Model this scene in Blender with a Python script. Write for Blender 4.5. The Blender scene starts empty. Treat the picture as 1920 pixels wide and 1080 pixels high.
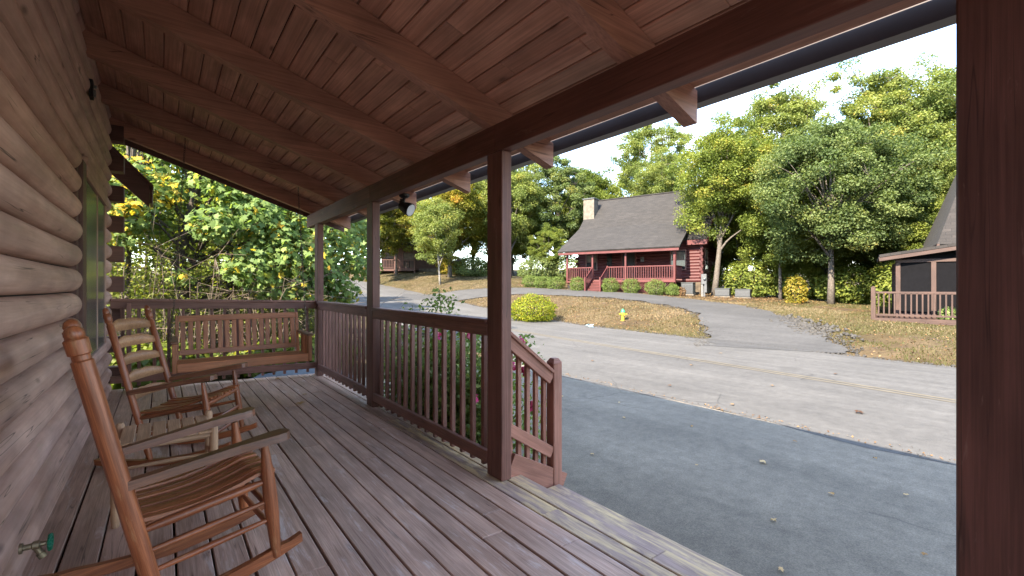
import bpy, bmesh, math, random
import numpy as np
from mathutils import Matrix, Vector, Quaternion, noise as mnoise

# ------------------------------------------------------------------ camera, sky, sun, exposure
scene = bpy.context.scene
col = scene.collection
CAM_Z = 1.75
cam_d = bpy.data.cameras.new('camera'); cam = bpy.data.objects.new('camera', cam_d); col.objects.link(cam)
cam.location = (0, 0, CAM_Z); cam.rotation_euler = (math.radians(90), 0, math.radians(-37.6))
cam_d.sensor_width = 36.0; cam_d.lens = 853.0 / 1920.0 * 36.0; cam_d.shift_y = -3.0 / 1920.0
cam_d.clip_start = 0.05; cam_d.clip_end = 2000
scene.camera = cam
SUN_EL = math.radians(39.0)
SUN_H = Vector((0.97, 0.243)).normalized()            # horizontal way the light travels
sun_d = bpy.data.lights.new('sun', 'SUN'); sun = bpy.data.objects.new('sun', sun_d); col.objects.link(sun)
sun_d.energy = 4.0; sun_d.angle = math.radians(0.53); sun_d.color = (1.0, 0.93, 0.82)
sun.rotation_euler = Vector((SUN_H.x * math.cos(SUN_EL), SUN_H.y * math.cos(SUN_EL), -math.sin(SUN_EL))).to_track_quat('-Z', 'Y').to_euler()
sun.location = (-20, -12, 20)
world = bpy.data.worlds.new('World'); scene.world = world; world.use_nodes = True
wn = world.node_tree.nodes; wl = world.node_tree.links
for n in list(wn): wn.remove(n)
w_out = wn.new('ShaderNodeOutputWorld'); w_bg = wn.new('ShaderNodeBackground'); w_sky = wn.new('ShaderNodeTexSky')
w_sky.sky_type = 'NISHITA'; w_sky.sun_disc = False
w_sky.sun_elevation = SUN_EL; w_sky.sun_rotation = math.atan2(-SUN_H.x, -SUN_H.y)
w_sky.air_density = 1.0; w_sky.dust_density = 0.1; w_sky.ozone_density = 4.0
w_bg.inputs['Strength'].default_value = 0.15
# thin streaky clouds on a flat layer high above: direction / height
w_tc = wn.new('ShaderNodeTexCoord'); w_sep = wn.new('ShaderNodeSeparateXYZ'); wl.new(w_tc.outputs['Generated'], w_sep.inputs[0])
w_mx = wn.new('ShaderNodeMath'); w_mx.operation = 'MAXIMUM'; w_mx.inputs[1].default_value = 0.06; wl.new(w_sep.outputs['Z'], w_mx.inputs[0])
w_dv = wn.new('ShaderNodeVectorMath'); w_dv.operation = 'DIVIDE'; wl.new(w_tc.outputs['Generated'], w_dv.inputs[0])
w_cb = wn.new('ShaderNodeCombineXYZ')
for i in range(3): wl.new(w_mx.outputs[0], w_cb.inputs[i])
wl.new(w_cb.outputs[0], w_dv.inputs[1])
w_mp = wn.new('ShaderNodeMapping'); w_mp.inputs['Rotation'].default_value = (0, 0, math.radians(32)); w_mp.inputs['Scale'].default_value = (0.9, 3.2, 0.0)
wl.new(w_dv.outputs[0], w_mp.inputs[0])
w_n = wn.new('ShaderNodeTexNoise'); w_n.inputs['Scale'].default_value = 1.6; w_n.inputs['Detail'].default_value = 7; w_n.inputs['Roughness'].default_value = 0.6; w_n.inputs['Distortion'].default_value = 0.5
wl.new(w_mp.outputs[0], w_n.inputs['Vector'])
w_r = wn.new('ShaderNodeValToRGB'); w_r.color_ramp.elements[0].position = 0.42; w_r.color_ramp.elements[1].position = 0.72
w_r.color_ramp.elements[1].color = (0.8, 0.8, 0.8, 1); wl.new(w_n.outputs['Fac'], w_r.inputs[0])
w_mix = wn.new('ShaderNodeMix'); w_mix.data_type = 'RGBA'; w_mix.inputs['B'].default_value = (3.6, 3.9, 4.2, 1)
wl.new(w_r.outputs[0], w_mix.inputs['Factor']); wl.new(w_sky.outputs[0], w_mix.inputs['A'])
wl.new(w_mix.outputs['Result'], w_bg.inputs['Color']); wl.new(w_bg.outputs[0], w_out.inputs[0])
vs = scene.view_settings
vs.view_transform = 'Standard'; vs.look = 'None'; vs.gamma = 1.0; vs.exposure = 2.95; vs.use_curve_mapping = False
vs.use_white_balance = True; vs.white_balance_temperature = 7300; vs.white_balance_tint = 12
scene.render.engine = 'CYCLES'
cy = scene.cycles
cy.use_denoising = True; cy.max_bounces = 10; cy.diffuse_bounces = 6; cy.glossy_bounces = 3; cy.transmission_bounces = 4; cy.transparent_max_bounces = 8
cy.caustics_reflective = False; cy.caustics_refractive = False
random.seed(7); RNG = np.random.default_rng(11)

# ------------------------------------------------------------------ helpers
PM = {}
def link(o, parent=None, M=None):
    col.objects.link(o)
    if M is not None: o.matrix_basis = M
    if parent is not None:
        o.parent = parent; o.matrix_parent_inverse = PM.get(parent.name, Matrix()).inverted()
    PM[o.name] = M.copy() if M is not None else Matrix()
    return o
def tag(o, label=None, cat=None, group=None, kind=None):
    if label: o['label'] = label
    if cat: o['category'] = cat
    if group: o['group'] = group
    if kind: o['kind'] = kind
    return o
def thing(name, loc, label, cat, group=None):
    o = bpy.data.objects.new(name, None); o.empty_display_size = 0.1
    link(o, None, Matrix.Translation(loc)); return tag(o, label, cat, group)
def mesh_np(name, V, faces, mat, smooth=False, tint=None):
    me = bpy.data.meshes.new(name)
    V = np.asarray(V, dtype=np.float32).reshape(-1, 3)
    if isinstance(faces, np.ndarray):
        nf, k = faces.shape
        me.vertices.add(len(V)); me.vertices.foreach_set('co', V.ravel())
        me.loops.add(nf * k); me.loops.foreach_set('vertex_index', faces.astype(np.int32).ravel())
        me.polygons.add(nf); me.polygons.foreach_set('loop_start', np.arange(0, nf * k, k, dtype=np.int32))
        me.update(calc_edges=True)
    else:
        me.from_pydata(V.tolist(), [], faces); me.update()
    if smooth: me.polygons.foreach_set('use_smooth', np.ones(len(me.polygons), dtype=bool))
    if tint is not None:
        a = me.attributes.new('tint', 'FLOAT', 'FACE'); a.data.foreach_set('value', np.asarray(tint, dtype=np.float32))
    if mat: me.materials.append(mat)
    return me
def obj(name, me, parent=None, M=None):
    return link(bpy.data.objects.new(name, me), parent, M)
_cache = {}
def box_mesh(lx, ly, lz, bev, mat):
    k = (round(lx, 4), round(ly, 4), round(lz, 4), bev, mat.name)
    if k not in _cache:
        bm = bmesh.new(); bmesh.ops.create_cube(bm, size=1.0)
        for v in bm.verts: v.co = Vector((v.co.x * lx, v.co.y * ly, v.co.z * lz))
        if bev > 0: bmesh.ops.bevel(bm, geom=list(bm.edges), offset=min(bev, min(lx, ly, lz) * 0.3), segments=1, affect='EDGES')
        me = bpy.data.meshes.new('box'); bm.to_mesh(me); bm.free(); me.materials.append(mat); _cache[k] = me
    return _cache[k]
def frame(p0, p1, up=(0, 0, 1)):
    p0 = Vector(p0); p1 = Vector(p1); x = (p1 - p0); L = x.length; x.normalize()
    z = Vector(up); 
    if abs(x.dot(z)) > 0.999: z = Vector((0, 1, 0))
    y = z.cross(x).normalized(); z = x.cross(y)
    M = Matrix((x, y, z)).transposed().to_4x4(); M.translation = (p0 + p1) / 2
    return M, L
def beam(name, p0, p1, w, h, mat, parent=None, bev=0.004, up=(0, 0, 1), F=None):
    """box from p0 to p1; w sideways, h along up"""
    M, L = frame(p0, p1, up)
    if F is not None: M = F @ M
    return obj(name, box_mesh(L, w, h, bev, mat), parent, M)
def boxo(name, x0, x1, y0, y1, z0, z1, mat, parent=None, bev=0.004, F=None):
    d = (x1 - x0, y1 - y0, z1 - z0); c = Vector(((x0 + x1) / 2, (y0 + y1) / 2, (z0 + z1) / 2))
    a = max(range(3), key=lambda i: d[i]); h = d[a] / 2; e = Vector([h if i == a else 0 for i in range(3)])
    if a == 0: return beam(name, c - e, c + e, d[1], d[2], mat, parent, bev, F=F)
    if a == 1: return beam(name, c - e, c + e, d[0], d[2], mat, parent, bev, F=F)
    return beam(name, c - e, c + e, d[0], d[1], mat, parent, bev, up=(0, 1, 0), F=F)
def tube_data(pts, rad, n=6, caps=True):
    pts = [Vector(p) for p in pts]; V = []; Fc = []
    prev = None
    for i, p in enumerate(pts):
        t = (pts[min(i + 1, len(pts) - 1)] - pts[max(i - 1, 0)])
        t = t.normalized() if t.length > 1e-9 else Vector((0, 0, 1))
        if prev is None:
            a = Vector((1, 0, 0)) if abs(t.x) < 0.9 else Vector((0, 1, 0)); u = t.cross(a).normalized()
        else:
            u = (prev - t * prev.dot(t)); u = u.normalized() if u.length > 1e-6 else t.orthogonal().normalized()
        prev = u; v = t.cross(u)
        for k in range(n):
            an = 2 * math.pi * k / n; V.append(p + (u * math.cos(an) + v * math.sin(an)) * rad[i])
    for i in range(len(pts) - 1):
        for k in range(n):
            a = i * n + k; b = i * n + (k + 1) % n; Fc.append((a, b, b + n, a + n))
    if caps:
        Fc.append(tuple(reversed(range(n)))); Fc.append(tuple(range((len(pts) - 1) * n, len(pts) * n)))
    return [tuple(v) for v in V], Fc
class Acc:
    def __init__(s): s.V = []; s.F = []; s.t = []
    def add(s, V, F, t=None):
        b = len(s.V); s.V += [tuple(v) for v in V]; s.F += [tuple(i + b for i in f) for f in F]
        if t is not None: s.t += [t] * len(F)
    def tube(s, pts, rad, n=5, caps=True, t=None): s.add(*tube_data(pts, rad, n, caps), t)
    def box(s, x0, x1, y0, y1, z0, z1, t=None):
        V = [(x, y, z) for z in (z0, z1) for y in (y0, y1) for x in (x0, x1)]
        s.add(V, [(0, 2, 3, 1), (4, 5, 7, 6), (0, 1, 5, 4), (2, 6, 7, 3), (0, 4, 6, 2), (1, 3, 7, 5)], t)
    def obj(s, name, mat, parent=None, M=None, smooth=False):
        return obj(name, mesh_np(name, s.V, s.F, mat, smooth, s.t if s.t else None), parent, M)
def lathe(name, p0, p1, prof, mat, parent=None, n=14, F=None, rk=1.0):
    """turned part along local x from p0 to p1; prof = [(t, r)]"""
    M, L = frame(p0, p1)
    if F is not None: M = F @ M
    V = []; Fc = []
    for t, r in prof:
        r = r * rk
        for k in range(n):
            a = 2 * math.pi * k / n; V.append(((t - 0.5) * L, r * math.cos(a), r * math.sin(a)))
    for i in range(len(prof) - 1):
        for k in range(n):
            a = i * n + k; b = i * n + (k + 1) % n; Fc.append((a, b, b + n, a + n))
    Fc.append(tuple(reversed(range(n)))); Fc.append(tuple(range((len(prof) - 1) * n, len(prof) * n)))
    me = mesh_np(name, V, Fc, mat, True)
    try: me.set_sharp_from_angle(angle=math.radians(40))
    except Exception: pass
    return obj(name, me, parent, M)

# ------------------------------------------------------------------ materials
def new_mat(name):
    m = bpy.data.materials.new(name); m.use_nodes = True; nt = m.node_tree
    b = nt.nodes['Principled BSDF']; return m, nt, b
def ramp(nt, stops, fac=None):
    r = nt.nodes.new('ShaderNodeValToRGB'); e = r.color_ramp.elements
    while len(e) < len(stops): e.new(0.5)
    for el, (p, c) in zip(e, stops): el.position = p; el.color = (*c, 1) if len(c) == 3 else c
    if fac is not None: nt.links.new(fac, r.inputs[0])
    return r
def coords(nt, scale, rnd=True, kind='Object'):
    tc = nt.nodes.new('ShaderNodeTexCoord'); mp = nt.nodes.new('ShaderNodeMapping'); mp.inputs['Scale'].default_value = scale
    if rnd:
        oi = nt.nodes.new('ShaderNodeObjectInfo'); ml = nt.nodes.new('ShaderNodeMath'); ml.operation = 'MULTIPLY'; ml.inputs[1].default_value = 37.0
        nt.links.new(oi.outputs['Random'], ml.inputs[0]); ad = nt.nodes.new('ShaderNodeVectorMath'); ad.operation = 'ADD'
        nt.links.new(tc.outputs[kind], ad.inputs[0]); nt.links.new(ml.outputs[0], ad.inputs[1]); nt.links.new(ad.outputs[0], mp.inputs[0])
    else: nt.links.new(tc.outputs[kind], mp.inputs[0])
    return mp.outputs[0]
def nz(nt, vec, scale, detail=5, rough=0.55, dist=0.0):
    n = nt.nodes.new('ShaderNodeTexNoise'); n.inputs['Scale'].default_value = scale; n.inputs['Detail'].default_value = detail
    n.inputs['Roughness'].default_value = rough; n.inputs['Distortion'].default_value = dist
    nt.links.new(vec, n.inputs['Vector']); return n.outputs['Fac']
def mixc(nt, fac, a, b, mode='MIX'):
    m = nt.nodes.new('ShaderNodeMix'); m.data_type = 'RGBA'; m.blend_type = mode
    for s, v in (('Factor', fac), ('A', a), ('B', b)):
        if isinstance(v, (int, float)): m.inputs[s].default_value = v
        elif isinstance(v, tuple): m.inputs[s].default_value = (*v, 1)
        else: nt.links.new(v, m.inputs[s])
    return m.outputs['Result']
def bump(nt, b, h, strength, dist=0.01):
    n = nt.nodes.new('ShaderNodeBump'); n.inputs['Strength'].default_value = strength; n.inputs['Distance'].default_value = dist
    nt.links.new(h, n.inputs['Height']); nt.links.new(n.outputs[0], b.inputs['Normal'])
def wood(name, c1, c2, rough=0.6, gs=1.0, var=0.25, bmp=0.25, wear=None, wear_amt=0.5, cracks=0.0, spec=0.3, fk=1.0):
    m, nt, b = new_mat(name)
    g = nz(nt, coords(nt, (1.3 * gs, 26 * gs, 26 * gs)), 1.6, 6, 0.6, 0.6)
    base = ramp(nt, [(0.28, c1), (0.72, c2)], g).outputs[0]
    fg = nz(nt, coords(nt, (2.5 * gs, 120 * gs, 120 * gs)), 1.5, 3, 0.6, 0.2)
    base = mixc(nt, 1.0, base, ramp(nt, [(0.30, (1 - .26 * fk,) * 3), (0.55, (1.0,) * 3), (0.72, (1 + .14 * fk,) * 3)], fg).outputs[0], 'MULTIPLY')
    kn = nt.nodes.new('ShaderNodeTexVoronoi'); kn.inputs['Scale'].default_value = 1.0; kn.inputs['Randomness'].default_value = 1.0
    nt.links.new(coords(nt, (1.6, 5, 5)), kn.inputs['Vector'])
    base = mixc(nt, ramp(nt, [(0.03, (0.75,) * 3), (0.10, (0, 0, 0))], kn.outputs['Distance']).outputs[0], base, tuple(x * 0.35 for x in c1))
    blot = nz(nt, coords(nt, (1.2, 3, 3)), 1.7, 4)
    dark = ramp(nt, [(0.3, (0.72, 0.72, 0.72)), (0.65, (1.1, 1.1, 1.1))], blot).outputs[0]
    base = mixc(nt, 1.0, base, dark, 'MULTIPLY')
    oi = nt.nodes.new('ShaderNodeObjectInfo')
    rv = ramp(nt, [(0, (1 - var,) * 3), (1, (1 + var * 0.7,) * 3)], oi.outputs['Random']).outputs[0]
    base = mixc(nt, 1.0, base, rv, 'MULTIPLY')
    if wear:
        wv = nz(nt, coords(nt, (1.0, 7, 7)), 2.2, 6, 0.7, 0.4)
        wm = ramp(nt, [(0.62 - 0.22 * wear_amt, (0, 0, 0)), (0.80 - 0.22 * wear_amt, (1, 1, 1))], wv).outputs[0]
        base = mixc(nt, wm, base, wear)
    if cracks > 0:
        cv = nz(nt, coords(nt, (0.13, 4, 4)), 3.0, 3, 0.45, 0.15)
        cm = ramp(nt, [(0.494, (0, 0, 0)), (0.5, (1, 1, 1)), (0.506, (0, 0, 0))], cv)
        pm = ramp(nt, [(0.50, (0, 0, 0)), (0.58, (cracks,) * 3)], nz(nt, coords(nt, (1.1, 2.5, 2.5)), 1.6, 2)).outputs[0]
        cc = mixc(nt, 1.0, cm.outputs[0], pm, 'MULTIPLY')
        base = mixc(nt, cc, base, (0.03, 0.018, 0.014))
    nt.links.new(base, b.inputs['Base Color'])
    rr = ramp(nt, [(0, (rough - 0.1,) * 3), (1, (min(1, rough + 0.15),) * 3)], g).outputs[0]
    nt.links.new(rr, b.inputs['Roughness']); b.inputs['Specular IOR Level'].default_value = spec
    bump(nt, b, g, bmp, 0.004)
    return m
def plain(name, c, rough=0.5, metal=0.0, var=0.12, scale=9.0, bmp=0.0, spec=0.4):
    m, nt, b = new_mat(name)
    n = nz(nt, coords(nt, (1, 1, 1)), scale, 5)
    nt.links.new(ramp(nt, [(0.3, tuple(x * (1 - var) for x in c)), (0.7, tuple(min(1, x * (1 + var)) for x in c))], n).outputs[0], b.inputs['Base Color'])
    b.inputs['Roughness'].default_value = rough; b.inputs['Metallic'].default_value = metal; b.inputs['Specular IOR Level'].default_value = spec
    if bmp: bump(nt, b, n, bmp, 0.01)
    return m
def leafmat(name, stops, trans=0.45, rough=0.5):
    m, nt, b = new_mat(name)
    a = nt.nodes.new('ShaderNodeAttribute'); a.attribute_name = 'tint'
    c = ramp(nt, stops, a.outputs['Fac']).outputs[0]
    nt.links.new(c, b.inputs['Base Color']); b.inputs['Roughness'].default_value = rough; b.inputs['Specular IOR Level'].default_value = 0.12
    t = nt.nodes.new('ShaderNodeBsdfTranslucent'); nt.links.new(mixc(nt, 1.0, c, (1.3, 1.35, 0.7), 'MULTIPLY'), t.inputs[0])
    mx = nt.nodes.new('ShaderNodeMixShader'); mx.inputs[0].default_value = trans
    nt.links.new(b.outputs[0], mx.inputs[1]); nt.links.new(t.outputs[0], mx.inputs[2])
    nt.links.new(mx.outputs[0], nt.nodes['Material Output'].inputs[0]); return m

M_LOG = wood('log_stain', (0.46, 0.265, 0.205), (0.63, 0.41, 0.335), 0.62, 0.5, 0.10, 0.12, wear=(0.40, 0.30, 0.21), wear_amt=0.12, cracks=0.9, fk=0.35)
M_TRIM = wood('brown_trim', (0.11, 0.055, 0.045), (0.165, 0.085, 0.07), 0.55, 0.7, 0.12, 0.15)
M_BEAM = wood('brown_beam', (0.125, 0.052, 0.038), (0.2, 0.086, 0.064), 0.55, 0.5, 0.08, 0.12, cracks=0.7, wear=(0.34, 0.22, 0.17), wear_amt=0.0)
M_POST = wood('brown_post', (0.115, 0.05, 0.038), (0.19, 0.085, 0.066), 0.5, 0.6, 0.08, 0.15, cracks=0.7, wear=(0.34, 0.22, 0.17), wear_amt=0.0)
M_CEIL = wood('ceiling_board', (0.5, 0.255, 0.175), (0.65, 0.365, 0.265), 0.55, 0.4, 0.14, 0.12)
M_RAFT = wood('rafter_stain', (0.37, 0.185, 0.13), (0.49, 0.26, 0.19), 0.55, 0.4, 0.08, 0.12, cracks=0.7)
M_DECK = wood('deck_plank', (0.37, 0.22, 0.165), (0.6, 0.405, 0.32), 0.42, 1.0, 0.16, 0.5, wear=(0.60, 0.50, 0.47), wear_amt=0.25, cracks=0.7)
M_DECKW = wood('worn_deck_plank', (0.3, 0.21, 0.18), (0.46, 0.34, 0.3), 0.6, 1.0, 0.1, 0.6, wear=(0.66, 0.50, 0.28), wear_amt=0.85)
M_RAIL = wood('rail_stain', (0.17, 0.075, 0.058), (0.29, 0.145, 0.115), 0.5, 0.8, 0.12, 0.2, cracks=0.7, wear=(0.34, 0.22, 0.17), wear_amt=0.0)
M_STAIR = wood('stair_rail_stain', (0.27, 0.115, 0.08), (0.38, 0.175, 0.13), 0.5, 0.8, 0.10, 0.2, wear=(0.34, 0.22, 0.17), wear_amt=0.0)
M_CHAIR = wood('rocker_wood', (0.165, 0.042, 0.016), (0.41, 0.13, 0.05), 0.36, 1.6, 0.30, 0.15, wear=(0.45, 0.26, 0.13), wear_amt=0.15, spec=0.5)
M_CHAIRL = wood('rocker_slat_wood', (0.4, 0.175, 0.08), (0.62, 0.34, 0.18), 0.42, 1.6, 0.22, 0.15, spec=0.5)
M_ARM = wood('rocker_arm_wood', (0.095, 0.038, 0.022), (0.25, 0.098, 0.05), 0.42, 1.6, 0.15, 0.2, spec=0.45)
M_TABLE = wood('table_slat_wood', (0.38, 0.215, 0.125), (0.56, 0.35, 0.22), 0.55, 1.6, 0.14, 0.15)
M_SWING = wood('swing_wood', (0.33, 0.098, 0.036), (0.55, 0.205, 0.085), 0.4, 1.4, 0.22, 0.15, spec=0.5)
M_DARKM = plain('dark_metal', (0.03, 0.028, 0.027), 0.5, 0.6)
M_CHAIN = plain('chain_metal', (0.12, 0.09, 0.075), 0.55, 0.8)
M_GUT = plain('gutter_metal', (0.075, 0.065, 0.065), 0.45, 0.2, 0.08, 3)
M_SHEATH = plain('roof_sheathing', (0.02, 0.014, 0.012), 0.9)
M_GREENH = plain('green_handle', (0.0, 0.16, 0.09), 0.4)
M_BRASS = plain('weathered_brass', (0.25, 0.20, 0.13), 0.5, 0.7)
M_GLASS = None
def glassy(name, c, rough=0.08, spec=0.6):
    m, nt, b = new_mat(name)
    n = nz(nt, coords(nt, (1, 1, 1)), 1.5, 3)
    nt.links.new(ramp(nt, [(0.3, tuple(x * 0.7 for x in c)), (0.7, tuple(x * 1.3 for x in c))], n).outputs[0], b.inputs['Base Color'])
    b.inputs['Roughness'].default_value = rough; b.inputs['Specular IOR Level'].default_value = spec; return m
M_GLASS = glassy('window_glass', (0.055, 0.075, 0.075), 0.18)
M_DGLASS = glassy('dark_window_glass', (0.02, 0.022, 0.024), 0.12)
M_SCREEN = plain('insect_screen', (0.006, 0.006, 0.007), 1.0, spec=0.03)
M_LENS = glassy('lamp_lens', (0.55, 0.56, 0.58), 0.15)
M_BARK = plain('grey_bark', (0.075, 0.064, 0.053), 0.9, 0, 0.45, 14, 0.6)
M_DBARK = plain('dark_bark', (0.045, 0.036, 0.029), 0.9, 0, 0.4, 14, 0.6)
M_PBARK = plain('pale_bark', (0.17, 0.155, 0.135), 0.85, 0, 0.35, 10, 0.4)
M_TWIG = plain('dry_twig', (0.095, 0.072, 0.054), 0.9, 0, 0.4, 6)
GREEN = [(0.0, (0.075, 0.108, 0.026)), (0.5, (0.130, 0.165, 0.036)), (0.85, (0.190, 0.208, 0.044)), (1.0, (0.25, 0.20, 0.04))]
M_LF_GREEN = leafmat('green_leaf', GREEN)
M_LF_LIGHT = leafmat('light_leaf', [(0.0, (0.095, 0.130, 0.040)), (0.5, (0.160, 0.192, 0.056)), (0.85, (0.225, 0.238, 0.068)), (1.0, (0.30, 0.24, 0.07))])
M_LF_YELL = leafmat('yellowing_leaf', [(0.0, (0.0810, 0.0949, 0.0158)), (0.45, (0.1836, 0.1649, 0.0282)), (0.8, (0.2916, 0.2098, 0.0352)), (1.0, (0.3240, 0.1499, 0.0352))])
M_LF_DARK = leafmat('oak_leaf', [(0.0, (0.058, 0.088, 0.034)), (0.5, (0.105, 0.142, 0.052)), (0.9, (0.155, 0.180, 0.062)), (1.0, (0.20, 0.18, 0.05))])
M_LF_MAPLE = leafmat('maple_leaf', [(0.0, (0.080, 0.140, 0.045)), (0.5, (0.145, 0.215, 0.070)), (0.80, (0.24, 0.28, 0.075)), (0.86, (0.42, 0.33, 0.045)), (0.97, (0.50, 0.36, 0.05)), (1.0, (0.42, 0.23, 0.06))], 0.45)
M_LF_SHRUB = leafmat('shrub_leaf', [(0.0, (0.055, 0.085, 0.022)), (0.6, (0.095, 0.135, 0.034)), (1.0, (0.15, 0.18, 0.05))], 0.3)
M_LF_GOLD = leafmat('golden_shrub_leaf', [(0.0, (0.055, 0.085, 0.008)), (0.5, (0.12, 0.15, 0.012)), (0.8, (0.20, 0.19, 0.015)), (1.0, (0.32, 0.24, 0.02))], 0.25)
M_LF_ROSE = leafmat('rose_leaf', [(0.0, (0.09, 0.14, 0.045)), (0.6, (0.19, 0.27, 0.09)), (0.85, (0.32, 0.38, 0.14)), (1.0, (0.50, 0.50, 0.30))], 0.35)
M_PETAL = leafmat('pink_petal', [(0.0, (0.50, 0.03, 0.16)), (0.6, (0.65, 0.09, 0.26)), (1.0, (0.75, 0.28, 0.40))], 0.25)
M_DRYLEAF = leafmat('dry_leaf', [(0.0, (0.055, 0.027, 0.014)), (0.5, (0.11, 0.062, 0.027)), (1.0, (0.19, 0.125, 0.065))], 0.1)
M_FALLEN_SHADE = leafmat('fallen_leaf', [(0.0, (0.30, 0.16, 0.06)), (0.5, (0.46, 0.28, 0.11)), (1.0, (0.60, 0.44, 0.24))], 0.1)  # dry leaf colour, lightened to offset the shade these leaves lie in
M_GRAVEL = plain('gravel', (0.036, 0.034, 0.031), 0.9, 0, 0.5, 3)
M_GRASS = leafmat('dry_grass', [(0.0, (0.048, 0.050, 0.018)), (0.45, (0.090, 0.074, 0.038)), (1.0, (0.155, 0.122, 0.076))], 0.15)
def asphalt(name, c, var, speck, crack=0.5):
    m, nt, b = new_mat(name)
    co = coords(nt, (1, 1, 1), False)
    fine = nz(nt, co, 95, 3, 0.7)
    big = nz(nt, co, 0.55, 5, 0.6, 0.3)
    base = ramp(nt, [(0.3, tuple(x * (1 - var) for x in c)), (0.7, tuple(x * (1 + var) for x in c))], big).outputs[0]
    base = mixc(nt, 1.0, base, ramp(nt, [(0.35, (1 - speck,) * 3), (0.7, (1 + speck,) * 3)], fine).outputs[0], 'MULTIPLY')
    v = nt.nodes.new('ShaderNodeTexVoronoi'); v.feature = 'DISTANCE_TO_EDGE'; v.inputs['Scale'].default_value = 0.55
    wob = nt.nodes.new('ShaderNodeTexNoise'); wob.inputs['Scale'].default_value = 2.0; wob.inputs['Detail'].default_value = 5; nt.links.new(co, wob.inputs['Vector'])
    wa = mixc(nt, 0.22, co, wob.outputs['Color'], 'ADD'); nt.links.new(wa, v.inputs['Vector'])
    cm = ramp(nt, [(0.0, (crack,) * 3), (0.009, (0, 0, 0))], v.outputs['Distance']).outputs[0]
    pm = ramp(nt, [(0.5, (0, 0, 0)), (0.6, (1, 1, 1))], nz(nt, co, 0.35, 2)).outputs[0]
    base = mixc(nt, mixc(nt, 1.0, cm, pm, 'MULTIPLY'), base, tuple(x * 0.3 for x in c))
    mid = nz(nt, co, 7, 7, 0.72)
    base = mixc(nt, 1.0, base, ramp(nt, [(0.32, (0.80,) * 3), (0.68, (1.20,) * 3)], mid).outputs[0], 'MULTIPLY')
    st = ramp(nt, [(0.60, (0, 0, 0)), (0.74, (0.4, 0.4, 0.4))], nz(nt, co, 1.7, 8, 0.74)).outputs[0]
    base = mixc(nt, st, base, tuple(min(1, x * 1.9) for x in c))
    tw = nz(nt, coords(nt, (2.2, 0.06, 1), False), 1.0, 4, 0.6)
    base = mixc(nt, 1.0, base, ramp(nt, [(0.35, (0.86,) * 3), (0.65, (1.12,) * 3)], tw).outputs[0], 'MULTIPLY')
    oil = ramp(nt, [(0.66, (0, 0, 0)), (0.72, (0.5,) * 3)], nz(nt, co, 0.8, 4, 0.5)).outputs[0]
    base = mixc(nt, oil, base, tuple(x * 0.62 for x in c))
    nt.links.new(base, b.inputs['Base Color']); b.inputs['Roughness'].default_value = 0.82; b.inputs['Specular IOR Level'].default_value = 0.35
    bump(nt, b, fine, 0.5, 0.006); return m
M_ASPH = asphalt('driveway_asphalt', (0.165, 0.143, 0.111), 0.18, 0.28)
M_ROAD = asphalt('road_asphalt', (0.064, 0.0625, 0.060), 0.15, 0.22, 0.7)
M_NDRV = asphalt('neighbour_asphalt', (0.044, 0.0435, 0.043), 0.16, 0.2, 0.4)
M_YLINE = plain('faded_yellow_paint', (0.088, 0.076, 0.055), 0.85, 0, 0.25, 5)
m, nt, b = new_mat('ground_soil_grass'); M_GROUND = m
co = coords(nt, (1, 1, 1), False)
g1 = ramp(nt, [(0.30, (0.042, 0.031, 0.016)), (0.48, (0.070, 0.051, 0.027)), (0.60, (0.095, 0.069, 0.041)), (0.75, (0.057, 0.039, 0.028))], nz(nt, co, 0.55, 8, 0.68)).outputs[0]
g2 = ramp(nt, [(0.3, (0.6, 0.6, 0.6)), (0.7, (1.25, 1.25, 1.25))], nz(nt, co, 9, 6, 0.7)).outputs[0]
g3 = mixc(nt, ramp(nt, [(0.48, (0, 0, 0)), (0.62, (0.75, 0.75, 0.75))], nz(nt, co, 0.16, 4, 0.6)).outputs[0], g1, (0.042, 0.042, 0.016))
g4 = mixc(nt, ramp(nt, [(0.54, (0, 0, 0)), (0.62, (0.85,) * 3)], nz(nt, co, 1.3, 7, 0.7)).outputs[0], g3, (0.055, 0.039, 0.030))
nt.links.new(mixc(nt, 1.0, g4, g2, 'MULTIPLY'), b.inputs['Base Color']); b.inputs['Roughness'].default_value = 0.95; b.inputs['Specular IOR Level'].default_value = 0.1
bump(nt, b, nz(nt, co, 14, 6, 0.7), 0.8, 0.05)
def shingles(name, c):
    m, nt, b = new_mat(name)
    br = nt.nodes.new('ShaderNodeTexBrick'); br.inputs['Scale'].default_value = 1.0
    br.inputs['Brick Width'].default_value = 0.32; br.inputs['Row Height'].default_value = 0.14; br.inputs['Mortar Size'].default_value = 0.008
    br.inputs['Color1'].default_value = (*c, 1); br.inputs['Color2'].default_value = (*(x * 0.55 for x in c), 1); br.inputs['Mortar'].default_value = (*(x * 0.35 for x in c), 1)
    co = coords(nt, (1, 1, 1), False); nt.links.new(co, br.inputs['Vector'])
    g = ramp(nt, [(0.3, (0.68,) * 3), (0.7, (1.28,) * 3)], nz(nt, coords(nt, (1.6, 7, 1), False), 1.5, 6, 0.75)).outputs[0]
    g = mixc(nt, 1.0, g, ramp(nt, [(0.3, (0.8,) * 3), (0.7, (1.18,) * 3)], nz(nt, co, 0.6, 4, 0.6)).outputs[0], 'MULTIPLY')
    nt.links.new(mixc(nt, 1.0, br.outputs['Color'], g, 'MULTIPLY'), b.inputs['Base Color']); b.inputs['Roughness'].default_value = 0.9
    bump(nt, b, br.outputs['Fac'], 0.5, -0.02); return m
M_SHING = shingles('grey_shingle', (0.0195, 0.0172, 0.016))
M_SHINGB = shingles('brown_shingle', (0.020, 0.0165, 0.015))
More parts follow.
